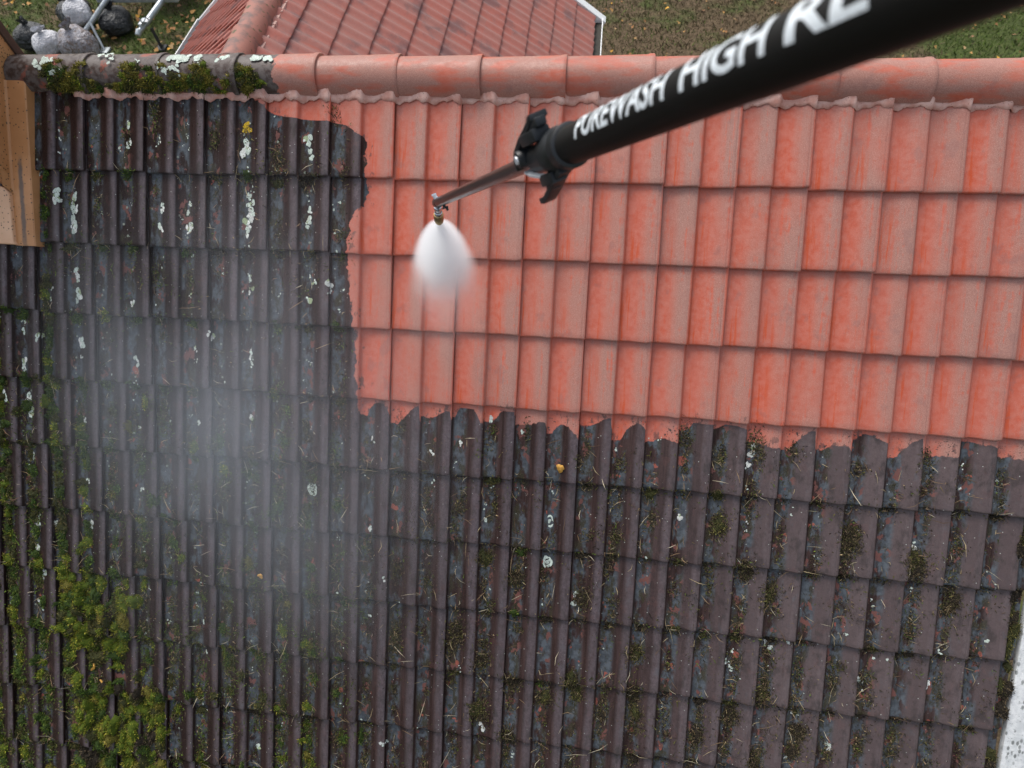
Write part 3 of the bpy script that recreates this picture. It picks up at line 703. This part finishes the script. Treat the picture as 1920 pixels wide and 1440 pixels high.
# ------------------------------------------------------------------ annex: lower gable roof behind the ridge, its ridge square to the house
AX, AZ, AG, APH = -2.09, ZR - 1.2, .3225, rad(36.5)
AY1 = 6.55
annex = empty('annex', (0, 0, 0)); tag(annex, 'lower annex with a red tile gable roof and white bargeboards behind the house', 'annex')
M_atile = None; M_white = simple('white_gloss_paint', (.78, .80, .80), .35, var=.05)
M_dark = simple('wet_gutter_litter', (.03, .027, .02), .8, bump=.5)
for side, nm in ((1, 'roof_slope'), (-1, 'roof_slope')):
    # local frame: X along the annex ridge, Y up the slope, Z out of the slope
    up = Vector((-side * math.cos(APH), 0, math.sin(APH))); nrm = Vector((side * math.sin(APH), 0, math.cos(APH))); ax = up.cross(nrm)
    Mt = Matrix(((ax.x, up.x, nrm.x, AX), (ax.y, up.y, nrm.y, 0), (ax.z, up.z, nrm.z, AZ), (0, 0, 0, 1)))
    sgn = 1 if ax.y > 0 else -1; lo, hi = sorted((sgn * 1.3, sgn * AY1))
    sl = MB().box((lo, -11 * AG + .03, -.07), (hi, .05, -.045)).build(nm, M_deck, annex, False); sl.matrix_basis = Mt
    mt = tile_nodes('annex_roof_tile', sl, annex=True)
    ams = [tile_mesh('tile', mt, length=.39, seed=20 + i) for i in range(3)]
    for j in range(1, 12):
        for i in range(14 if side > 0 else 13):
            a = sgn * (AY1 - .3 * i) if sgn < 0 else sgn * (AY1 - .3 * (i + 1))
            o = bpy.data.objects.new('tile', ams[random.randrange(3)]); o.location = (a, -j * AG + random.uniform(-.004, .004), random.uniform(-.002, .002)); o.rotation_euler = (0, 0, random.uniform(-.006, .006)); link(o, sl)
# ridge of the annex
ar = empty('ridge', (0, 0, 0), annex)
arm = rms[0].copy(); arm.materials.clear()
def aridge_mat():
    t = NT('annex_ridge_tile'); c = t.coord(); n = t.noise(c, 7, 5, .65); col = t.mix(t.step(n, .38, .6), (.15, .095, .085), (.33, .14, .105))
    col = t.mix(t.step(t.noise(c, 16, 4), .60, .66), col, (.09, .08, .035)); t.bsdf(col, .7); t.bump(n, .3, .004); return t.m
arm.materials.append(aridge_mat())
y = 2.2
while y < AY1 - .1:
    o = bpy.data.objects.new('ridge_tile', arm); o.location = (AX, y, AZ - .055); o.rotation_euler = (0, 0, math.pi / 2); o.scale = (1, 1.25, 1.25); link(o, ar); y += .37
M_mortar = simple('pale_pink_mortar', (.55, .36, .31), .8, bump=.4)
mb = MB()
for yy in np.arange(2.3, AY1, .05):
    q = rng.uniform(-.008, .008); mb.box((AX + .125, yy, AZ - .115), (AX + .150 + q, yy + .0499, AZ - .080 + q))
mb.build('mortar_bed', M_mortar, annex, True)
# bargeboards at the far gable, gutter, wall
for side in (1, -1):
    up = Vector((-side * math.cos(APH), 0, math.sin(APH))); nrm = Vector((side * math.sin(APH), 0, math.cos(APH)))
    def q(s_, yy, n_): return Vector((AX, 0, AZ)) - up * s_ + nrm * n_ + Vector((0, yy, 0))
    L = 11 * AG + .16
    mb = MB(); c8 = [q(s_, yy, n_) for s_ in (-.02, L) for yy in (AY1 + .004, AY1 + .15) for n_ in (-.15, .055)]
    mb.add(c8, [(0, 1, 3, 2), (4, 6, 7, 5), (0, 4, 5, 1), (2, 3, 7, 6), (0, 2, 6, 4), (1, 5, 7, 3)])
    mb.build('bargeboard', M_white, annex, True, 35, .008)
    ex, ez = AX + side * (11 * AG * math.cos(APH)), AZ - 11 * AG * math.sin(APH)
    g = MB(); prof = [(-.02, .0), (-.02, -.08), (.02, -.11), (.075, -.11), (.11, -.07), (.11, .004), (.122, .004), (.122, -.078), (.08, -.123), (.015, -.123), (-.032, -.086), (-.032, 0)]
    ys = (1.5, AY1 + .02); n = len(prof); vs = [(ex + side * a, yy, ez + b) for yy in ys for a, b in prof]
    g.add(vs, [(i, (i + 1) % n, n + (i + 1) % n, n + i) for i in range(n)] + [tuple(range(n)), tuple(range(n, 2 * n))[::-1]])
    go = g.build('gutter', M_white, annex, True)
    MB().box((ex + min(side * -.018, side * .108), 1.52, ez - .105), (ex + max(side * -.018, side * .108), AY1, ez - .055)).build('gutter_litter', M_dark, go)
    MB().box((ex + min(side * -.005, side * .1), AY1 - .06, ez - .3), (ex + max(side * -.005, side * .1), AY1 + .0, ez - .13)).build('eave_bracket', M_white, annex, True, 35, .005)
ex = 11 * AG * math.cos(APH) - .35
ez = AZ - (ex + .0) * math.tan(APH) - .12
ring = [(AX - ex, 0), (AX + ex, 0), (AX + ex, ez), (AX, AZ - .12), (AX - ex, ez)]
mb = MB(); mb.add([(a, yy, b) for yy in (1.2, AY1 - .05) for a, b in ring], [(4, 3, 2, 1, 0), (5, 6, 7, 8, 9)] + [(i, (i + 1) % 5, 5 + (i + 1) % 5, 5 + i) for i in range(5)])
mb.build('wall', M_wall, annex, False)

# ------------------------------------------------------------------ lawn, grass, leaf litter
def lawn_mat():
    t = NT('lawn_soil'); c = t.coord(); n = t.noise(c, .9, 5, .6); n2 = t.noise(c, 12, 5, .7)
    g = t.mix(t.step(n2, .3, .7), (.035, .05, .014), (.08, .10, .028)); b = t.mix(t.step(n2, .3, .7), (.06, .042, .024), (.14, .10, .06))
    x = t.xyz(c)[0]; n = t.math('ADD', n, t.math('SUBTRACT', t.step(x, -4.6, -3., 0., .08), t.step(x, 6.4, 7.2, 0., .4)))
    t.bsdf(t.mix(t.step(n, .42, .6), g, b), .9, 0., .2); t.bump(n2, .6, .03); return t.m
lawn = mesh('lawn', [(-400, -400, 0), (400, -400, 0), (400, 400, 0), (-400, 400, 0)], [(0, 1, 2, 3)], lawn_mat(), None, False); lawn['kind'] = 'structure'
n = 150000
P = np.c_[rng.uniform(-17, 13, n), rng.uniform(6.2, 14.5, n), np.zeros(n)]
ins = (np.abs(P[:, 0] - AX) < 2.55) & (P[:, 1] < AY1); P = P[~ins]; n = len(P)
gx = P[:, 0]; gy = P[:, 1]
pat = .5 + .28 * np.sin(gx * .9 + 1.3 * np.sin(gy * .7)) + .22 * np.sin(gy * 1.7 + gx * .55 + 2)
green_bias = np.where(gx < -4, .35 + .3 * ((gy < 10.6)), -.14) + np.where((gx > 6.8), .7, 0)
gp = np.clip(pat * .5 + green_bias + rng.normal(0, .16, n), 0, 1)
green = np.array(((.07, .115, .018), (.10, .15, .03), (.05, .08, .015)))[rng.choice(3, n)]; dry = np.array(((.13, .098, .055), (.10, .078, .04), (.17, .13, .08), (.075, .068, .03)))[rng.choice(4, n)]
c = np.where((rng.random(n) < gp)[:, None], green, dry) * rng.uniform(.65, 1.25, (n, 1))
a = rng.uniform(0, 6.283, n); L = rng.uniform(.03, .085, n)[:, None]; w = np.c_[np.cos(a), np.sin(a), np.zeros(n)] * rng.uniform(.005, .012, n)[:, None]
d = np.c_[rng.normal(0, .6, n), rng.normal(0, .6, n), np.ones(n)]; V = np.stack([P - w, P + w, P + d * L], 1).reshape(-1, 3)
gr = tris('grass', V, np.arange(3 * n).reshape(-1, 3), np.repeat(c, 3, 0), M_grow); tag(gr, 'short autumn lawn grass, green and dry brown mixed', 'grass', kind='stuff')
n = 7500
P = np.c_[rng.uniform(-17, 13, n), rng.uniform(6.5, 14.5, n)]
den = np.where((P[:, 0] > -10.2) & (P[:, 0] < -5.5), .85, np.where(P[:, 0] <= -10.2, np.where(P[:, 1] > 10.9, .8, .05), .32)) * (.5 + .5 * np.sin(P[:, 0] * 1.9 + np.sin(P[:, 1] * 2.3)) ** 2)
ins = (np.abs(P[:, 0] - AX) < 2.7) & (P[:, 1] < AY1 + .2); P = P[(rng.random(n) < den) & ~ins]; n = len(P)
V = []; F = []; C = []
cols = np.array(((.36, .20, .07), (.28, .14, .06), (.50, .27, .05), (.20, .11, .06), (.42, .28, .14)))
for i in range(n):
    r = rng.uniform(.03, .062) * (1.15 if P[i, 0] < 0 else .7); a0 = rng.uniform(0, 6.28); nx = rng.normal(0, .35, 2); o = len(V); z = rng.uniform(.05, .10)
    V.append((P[i, 0], P[i, 1], z)); m = 7
    for q in range(m):
        a = a0 + 2 * math.pi * q / m; rr = r * (1. if q % 2 else .62) * rng.uniform(.8, 1.2); x, y = rr * math.cos(a), rr * math.sin(a); V.append((P[i, 0] + x, P[i, 1] + y, z + x * nx[0] + y * nx[1] + .012 * rng.random()))
    F += [(o, o + 1 + q, o + 1 + (q + 1) % m) for q in range(m)]; C += [cols[rng.choice(5, p=(.32, .25, .08, .2, .15))] * rng.uniform(.7, 1.2)] * (m + 1)
lv = tris('leaf_litter', np.array(V), np.array(F), np.array(C), M_grow); tag(lv, 'orange and brown autumn leaves strewn over the lawn', 'leaves', kind='stuff')

# ------------------------------------------------------------------ rubbish bags
def bag_mat(name, a, b, rough, brown=0.):
    t = NT(name); c = t.coord(); n = t.noise(c, 6, 5, .6); col = t.mix(t.step(n, .35, .65), a, b)
    if brown: col = t.mix(t.math('MULTIPLY', t.step(t.noise(c, 14, 5, .7), .48, .6), brown), col, (.15, .10, .07))
    t.bsdf(col, rough); t.bump(t.math('ABSOLUTE', t.math('SUBTRACT', t.noise(c, 7, 4, .6), .5)), 1., .12); return t.m
M_wbag = bag_mat('white_bin_bag', (.42, .43, .46), (.66, .66, .69), .35); M_gbag = bag_mat('clear_leaf_bag', (.22, .21, .23), (.38, .37, .40), .3, .85); M_kbag = bag_mat('black_bin_bag', (.010, .012, .014), (.03, .033, .036), .3)
def bag(loc, r, h, mat, label, lean=(0, 0), z0=0., group='bin bags piled on the lawn'):
    t = empty('bin_bag', (loc[0], loc[1], z0)); tag(t, label, 'bin bag', group); t.rotation_euler = (lean[0], lean[1], rng.uniform(0, 6))
    na, nt = 40, 18; V = []; F = []; ph = rng.uniform(0, 6.28, 6)
    for k in range(nt + 1):
        f = k / nt; th_ = f * math.pi * .965; rr = math.sin(th_) ** .8 if th_ < math.pi else 0; z = (1 - math.cos(th_)) / 2
        if f < .02: rr = .02
        for i in range(na):
            a = 2 * math.pi * i / na; pleat = .07 * max(0, f - .45) / .55 * math.sin(11 * a + ph[0] + 2 * math.sin(2 * a)) ; lump = .09 * math.sin(2 * a + ph[1] + 3 * f) + .06 * math.sin(3 * a + ph[2] - 4 * f) + .04 * math.sin(5 * a + 7 * f + ph[3])
            q = r * rr * (1 + pleat + lump * (rr)) * (1.06 if f < .4 else 1); V.append((q * math.cos(a), q * math.sin(a), h * max(0., z * 1.04 - .03) + .004))
    F = [(k * na + i, k * na + (i + 1) % na, (k + 1) * na + (i + 1) % na, (k + 1) * na + i) for k in range(nt) for i in range(na)] + [tuple(range(na))[::-1]]
    mesh('sack', V, F, mat, t, True, None)
    # gathered neck that flares into ears
    V = []; F = []; m = 24
    for k, (z, q) in enumerate(((h * .97, .055), (h * 1.02, .03), (h * 1.05, .028), (h * 1.10, .06), (h * 1.18, .10), (h * 1.25, .12))):
        for i in range(m):
            a = 2 * math.pi * i / m; e = 1 + (.45 * math.sin(3 * a + ph[4]) if k > 2 else .15 * math.sin(6 * a)); V.append((q * e * math.cos(a), q * e * math.sin(a) * (.55 if k > 2 else 1), z + (.03 * math.sin(2 * a + ph[5]) if k > 3 else 0)))
    F = [(k * m + i, k * m + (i + 1) % m, (k + 1) * m + (i + 1) % m, (k + 1) * m + i) for k in range(5) for i in range(m)]
    mesh('tied_neck', V, F, mat, t, True, None); return t
bag((-10.28, 9.22), .27, .42, M_wbag, 'round white bin bag at the outer end of the pile beside a black one')
bag((-9.50, 9.12), .35, .60, M_gbag, 'large clear bag of brown leaves in the middle of the pile', (.12, -.1))
bag((-9.70, 9.80), .27, .46, M_wbag, 'white bin bag sitting on top of the black bags by the galvanised tube', (-.1, .1), .28)
bag((-10.72, 9.45), .31, .46, M_kbag, 'black bin bag beside the round white one')
bag((-10.12, 10.2), .36, .52, M_kbag, 'black bin bag behind the large clear bag of leaves')
bag((-9.12, 10.0), .34, .46, M_kbag, 'black bin bag tucked under the galvanised tube')

# ------------------------------------------------------------------ galvanised trailer of an access lift
M_galv = simple('galvanised_steel', (.36, .40, .42), .4, .55, .2, 8); M_blk = simple('black_rubber', (.015, .016, .018), .55)
tr_ = empty('trailer', (-8.7, 10.2, 0)); tag(tr_, 'galvanised trailer with drawbar coupling and splayed support leg beside the bin bags', 'trailer')
def W(*p): return tuple(Vector(p) - Vector((-8.7, 10.2, 0)))
MB().box(W(-9.35, 10.06, .56), W(-7.6, 10.16, .68)).box(W(-9.3, 10.16, .56), W(-9.18, 13.4, .68)).box(W(-7.75, 10.16, .56), W(-7.63, 13.4, .68)).box(W(-9.3, 13.4, .56), W(-7.6, 13.5, .68)).build('chassis', M_galv, tr_, True, 35, .01)
MB().tube(W(-9.08, 10.10, .64), W(-9.52, 9.45, .30), .05).tube(W(-9.54, 9.42, .27), W(-9.58, 9.37, .20), .065).build('support_arm', M_galv, tr_)
MB().tube(W(-9.40, 9.62, .42), W(-9.16, 9.26, .04), .028).box(W(-9.26, 9.16, .012), W(-9.06, 9.36, .05)).build('support_leg', M_galv, tr_)
dbar = MB().tube(W(-7.92, 10.10, .60), W(-8.09, 9.42, .48), .058).build('drawbar', M_galv, tr_)
MB().tube(W(-8.09, 9.42, .48), W(-8.14, 9.22, .45), .045).tube(W(-8.14, 9.24, .47), W(-8.155, 9.14, .42), .06, .05).box(W(-8.13, 9.28, .50), W(-8.06, 9.50, .57)).build('coupling', M_galv, tr_, True, 35, .006)
MB().tube(W(-8.16, 9.45, .58), W(-8.02, 9.28, .60), .012).tube(W(-8.02, 9.52, .52), W(-7.98, 9.38, .66), .012).build('coupling_handle', M_blk, tr_)
MB().box(W(-8.12, 9.40, .53), W(-7.99, 9.53, .548)).build('label_plate', M_white, dbar)
MB().tube(W(-7.98, 9.4, .42), W(-7.95, 9.36, .06), .03).box(W(-8.05, 9.26, .012), W(-7.86, 9.46, .05)).build('jockey_stand', M_blk, tr_)
for xx in (-9.55, -7.38):
    mb = MB(); mb.lathe([(.12, -.09), (.30, -.09), (.33, -.05), (.33, .05), (.30, .09), (.12, .09)], Matrix.Translation(W(xx, 12.2, .331)) @ Matrix.Rotation(math.pi / 2, 4, 'Y'), 28); w_ = mb.build('wheel', M_blk, tr_)
    MB().lathe([(.05, -.10), (.17, -.085), (.17, .085), (.05, .10)], Matrix.Translation(W(xx, 12.2, .331)) @ Matrix.Rotation(math.pi / 2, 4, 'Y'), 20).build('rim', M_galv, w_)
MB().tube(W(-9.55, 12.2, .331), W(-7.38, 12.2, .331), .035).box(W(-9.1, 12.1, .30), W(-9.02, 12.3, .57)).box(W(-7.9, 12.1, .30), W(-7.82, 12.3, .57)).build('axle', M_galv, tr_)
MB().box(W(-9.0, 10.9, .66), W(-8.0, 13.0, 1.05)).build('tool_box', M_galv, tr_, True, 35, .015)

# ------------------------------------------------------------------ telescopic washing lance
LA = Vector((0.39618831, -0.9469143, 0.29868009 + ZR)); LD = Vector((0.38997776, -0.61605809, 0.68439008))
pc = LA + LD * 1.1; upv = (CAM - pc); upv = (upv - LD * upv.dot(LD)).normalized(); sdv = upv.cross(LD).normalized()
ML = Matrix(((sdv.x, upv.x, LD.x, LA.x), (sdv.y, upv.y, LD.y, LA.y), (sdv.z, upv.z, LD.z, LA.z), (0, 0, 0, 1)))   # local Z along the pole
lance = empty('pressure_washer_lance', LA); tag(lance, 'black telescopic washing pole with white lettering, clamp and brass spray nozzle', 'lance')
def LP(o): o.matrix_parent_inverse = Matrix.Identity(4); o.matrix_basis = Matrix.Translation(-LA) @ ML; return o
def carbon(name, col, rough, coat=.4):
    t = NT(name); c = t.coord(); n = t.noise(t.scale(c, (40, 40, 3)), 1., 4); t.bsdf(t.mix(t.step(n, .3, .7), col, tuple(k * 1.6 for k in col)), t.step(n, .3, .7, rough, rough + .15), 0., .35, Coat_Weight=coat, Coat_Roughness=.15); return t.m
M_thin = carbon('brown_carbon_tube', (.030, .018, .016), .28); M_thick = carbon('black_carbon_tube', (.002, .002, .0022), .5, .0)
M_plas = simple('black_plastic', (.012, .015, .018), .45, var=.3); M_riv = simple('bright_rivet', (.72, .76, .80), .3, .3, .05); M_steel = simple('stainless_steel', (.62, .64, .66), .22, 1., .1); M_brass = simple('worn_brass', (.36, .26, .12), .35, .9, .3, 60)
R1, R2 = .0155, .0295
LP(MB().lathe([(.004, -.017), (.0150, -.014), (R1 + .0015, -.006), (R1 + .0015, .022), (R1, .024), (R1, 1.2)], None, 32).build('inner_tube', M_thin, lance))
ot = LP(MB().lathe([(R2 - .006, 1.19), (R2, 1.192), (R2, 2.25), (R2 - .004, 2.252)], None, 48).build('outer_tube', M_thick, lance))
cl = LP(MB().lathe([(R1 + .004, 1.045), (R1 + .010, 1.05), (R1 + .012, 1.10), (R2 + .001, 1.125), (R2 + .006, 1.13), (R2 + .007, 1.165), (R2 + .0015, 1.175)], None, 40)
        .lathe([(R2 + .002, 1.178), (R2 + .0055, 1.18), (R2 + .0055, 1.205), (R2 + .001, 1.208)], None, 40).build('clamp', M_plas, lance))
def plate(path, w, t):
    """bent strip: path of (x, s) in the local X-Z plane, width w along local Y, thickness t"""
    V = []; F = []; m = len(path)
    for i, (a, b) in enumerate(path):
        p, q = path[max(i - 1, 0)], path[min(i + 1, m - 1)]; dx, dz = q[0] - p[0], q[1] - p[1]; l = math.hypot(dx, dz); nx, nz = -dz / l * t / 2, dx / l * t / 2
        V += [(a + nx, w[0], b + nz), (a + nx, w[1], b + nz), (a - nx, w[1], b - nz), (a - nx, w[0], b - nz)]
    for i in range(m - 1):
        for k in range(4): F.append((i * 4 + k, i * 4 + (k + 1) % 4, i * 4 + 4 + (k + 1) % 4, i * 4 + 4 + k))
    F += [(3, 2, 1, 0), tuple(range(4 * m - 4, 4 * m))]; return V, F
V, F = plate([(-.004, .985), (.010, .992), (.024, 1.012), (.040, 1.06), (.049, 1.10), (.056, 1.125), (.062, 1.135), (.063, 1.147)], (-.004, .028), .011)
up_l = MB().add(V, F).build('lever', M_plas, cl, True, 35, .002)
V, F = plate([(-.030, 1.175), (-.036, 1.15), (-.050, 1.11), (-.064, 1.07), (-.070, 1.05), (-.068, 1.035)], (-.002, .024), .010)
MB().add(V, F).build('lever', M_plas, cl, True, 35, .002)
MB().box((.026, .002, 1.075), (.046, .034, 1.15)).box((.045, .006, 1.115), (.060, .026, 1.16)).box((-.046, .002, 1.09), (-.026, .03, 1.15)).box((-.056, .004, 1.085), (-.044, .022, 1.115)).build('latch_block', M_plas, cl, True, 35, .004)
MB().tube((.012, .004, 1.035), (.012, .036, 1.035), .017, .015, 24).build('pivot_boss', M_plas, cl, True, 35, .002)
MB().tube((.012, .036, 1.035), (.012, .0385, 1.035), .0078, .007, 24).build('rivet', M_riv, cl)
V, F = plate([(-.012, 1.03), (-.020, 1.05), (-.025, 1.075), (-.028, 1.10)], (.018, .030), .004)
MB().add(V, F).build('cam_plate', M_riv, cl, True, 35)
# lettering wrapped round the outer tube
M_ink = simple('white_lettering', (.72, .78, .82), .5, 0., .12, 200)
def lettering(text, s0, s1, ang0, ang1, offs=.012):
    cu = bpy.data.curves.new('lettering', 'FONT'); cu.body = text; cu.size = 1.; cu.offset = offs; cu.resolution_u = 5
    to = bpy.data.objects.new('tmp', cu); COL.objects.link(to); dg = bpy.context.evaluated_depsgraph_get(); dg.update()
    me = bpy.data.meshes.new_from_object(to.evaluated_get(dg)); bpy.data.objects.remove(to); bm = bmesh.new(); bm.from_mesh(me)
    ys = [v.co.y for v in bm.verts]; xs = [v.co.x for v in bm.verts]; y0, y1, x0, x1 = min(ys), max(ys), min(xs), max(xs)
    for k in range(1, 12): bmesh.ops.bisect_plane(bm, geom=list(bm.verts) + list(bm.edges) + list(bm.faces), plane_co=(0, y0 + (y1 - y0) * k / 12, 0), plane_no=(0, 1, 0))
    for v in bm.verts:
        f, g = (v.co.x - x0) / (x1 - x0), (v.co.y - y0) / (y1 - y0); a = ang0 + (ang1 - ang0) * g; s_ = s0 + (s1 - s0) * f
        v.co = ((R2 + .0006) * math.sin(a), (R2 + .0006) * math.cos(a), s_)
    bmesh.ops.recalc_face_normals(bm, faces=bm.faces); me2 = bpy.data.meshes.new('lettering'); bm.to_mesh(me2); bm.free()
    finish('lettering', me2, M_ink, ot, False)
lettering('PUREWASH', 1.29, 1.543, rad(9), rad(80), .024)
lettering('HIGH', 1.574, 1.708, rad(9), rad(80), .024)
lettering('RE', 1.732, 1.815, rad(9), rad(80), .024)

# nozzle and joint hardware at the tip
JD = Vector((0.27961406 - LA.x, -0.81256878 - LA.y, -0.68182616 + ZR - LA.z)).normalized()
MJ = Matrix.Translation(-LA) @ Matrix.Translation(LA) @ JD.to_track_quat('Z', 'Y').to_matrix().to_4x4()
def NP(o): o.matrix_basis = MJ; return o
nz = NP(MB().lathe([(.007, .006), (.0095, .010), (.0095, .018), (.013, .020), (.013, .034), (.0115, .037), (.0115, .046), (.0135, .048), (.0135, .056), (.009, .058)], None, 24).build('nozzle_fitting', M_steel, lance))
MB().lathe([(.010, .056), (.0165, .060), (.017, .085), (.015, .098), (.011, .106), (.007, .110)], None, 24).build('spray_tip', M_brass, nz)
LP(MB().tube((.0, .0, .03), (.024, .006, .03), .007).lathe([(.0085, 0), (.0085, .006)], Matrix.Translation((.024, .006, .03)) @ Matrix.Rotation(math.pi / 2, 4, 'Y'), 6).build('bolt', M_riv, lance))
LP(MB().tube((0, 0, .10), (-.022, .004, .10), .005).box((-.026, -.003, .075), (-.020, .008, .125)).box((-.034, -.001, .118), (-.022, .006, .127)).build('wing_nut', M_plas, lance, True, 35, .001))

# ------------------------------------------------------------------ water: the jet and the drifting mist, both real volumes
def volume_obj(name, me_or_prof, mat, M, label, cat):
    o = MB().lathe(me_or_prof, None, 32).build(name, mat, None, True, None); o.matrix_world = M; tag(o, label, cat, kind='stuff'); return o
def jet_mat():
    t = NT('water_jet', True); c = t.coord(); x, y, z = t.xyz(c)
    r = t.math('SQRT', t.math('ADD', t.math('MULTIPLY', x, x), t.math('MULTIPLY', y, y)))
    rc = t.math('ADD', .004, t.math('MULTIPLY', t.math('POWER', t.math('MAXIMUM', z, 0.), .50), .262))
    rim = t.step(t.math('DIVIDE', r, rc), 1., .1)
    n = t.noise(t.scale(c, (14, 14, 2.5)), 1., 3); n2 = t.noise(c, 9, 3)
    fall = t.math('MULTIPLY', t.math('EXPONENT', t.math('MULTIPLY', z, -6.0)), 260.)
    tail = t.step(t.math('ADD', z, t.math('MULTIPLY', t.math('SUBTRACT', n2, .5), .22)), .46, .12)
    d = t.math('MULTIPLY', t.math('MULTIPLY', fall, rim), t.math('MULTIPLY', tail, t.step(n, .25, .7, .45, 1.25)))
    veil = t.math('MULTIPLY', t.math('MULTIPLY', rim, 1.1), t.step(z, .95, .3))
    v = t.n.new('ShaderNodeVolumePrincipled'); v.inputs['Color'].default_value = (.985, .99, 1, 1); v.inputs['Anisotropy'].default_value = .1
    t.put(v.inputs['Density'], t.math('ADD', d, veil)); t.l.new(v.outputs[0], t.out.inputs['Volume']); return t.m
JM = Matrix.Translation(LA + JD * .108) @ JD.to_track_quat('Z', 'Y').to_matrix().to_4x4()
volume_obj('water_spray', [(.014, .0), (.05, .02), (.085, .06), (.13, .17), (.175, .33), (.215, .55), (.235, .72), (.235, .84)], jet_mat(), JM, 'dense white cone of water spraying from the brass nozzle', 'water spray')
def mist_mat(dens, seed, sc):
    t = NT('drifting_mist', True); c = t.coord(); x, y, z = t.xyz(c)
    q = t.math('ADD', t.math('ADD', t.math('MULTIPLY', x, x), t.math('MULTIPLY', y, y)), t.math('MULTIPLY', z, z))
    f = t.math('POWER', t.step(q, 1., 0.), 1.5); n = t.noise(t.scale(c, sc, seed), 1., 3, .55)
    d = t.math('MULTIPLY', t.math('MULTIPLY', f, dens), t.step(n, .26, .80))
    v = t.n.new('ShaderNodeVolumePrincipled'); v.inputs['Color'].default_value = (.83, .91, 1, 1); v.inputs['Anisotropy'].default_value = .2
    t.put(v.inputs['Density'], d); t.l.new(v.outputs[0], t.out.inputs['Volume']); return t.m
def mist(u, v, h, ru, rv, rh, rot, dens, seed, sc, label):
    n = 12; prof = [(max(.02, math.sin(math.pi * i / n)), -math.cos(math.pi * i / n)) for i in range(n + 1)]
    Mx = ROOFM @ Matrix.Translation((u, -v, h)) @ Matrix.Rotation(rot, 4, 'Z') @ Matrix.Diagonal((ru, rv, rh, 1))
    volume_obj('spray_mist', prof, mist_mat(dens, seed, sc), Mx, label, 'mist')
mist(-.52, 1.50, .42, 1.20, 1.45, .34, .30, .95, (3, 1, 0), (2.0, 1.0, 1.), 'thin white water mist drifting over the mossy tiles below the spray')
mist(-.80, 1.40, .40, .62, .60, .30, .2, .7, (1, 7, 2), (1.6, 1.0, 1.), 'denser puff of mist over the dark tile channels beside the washed part')
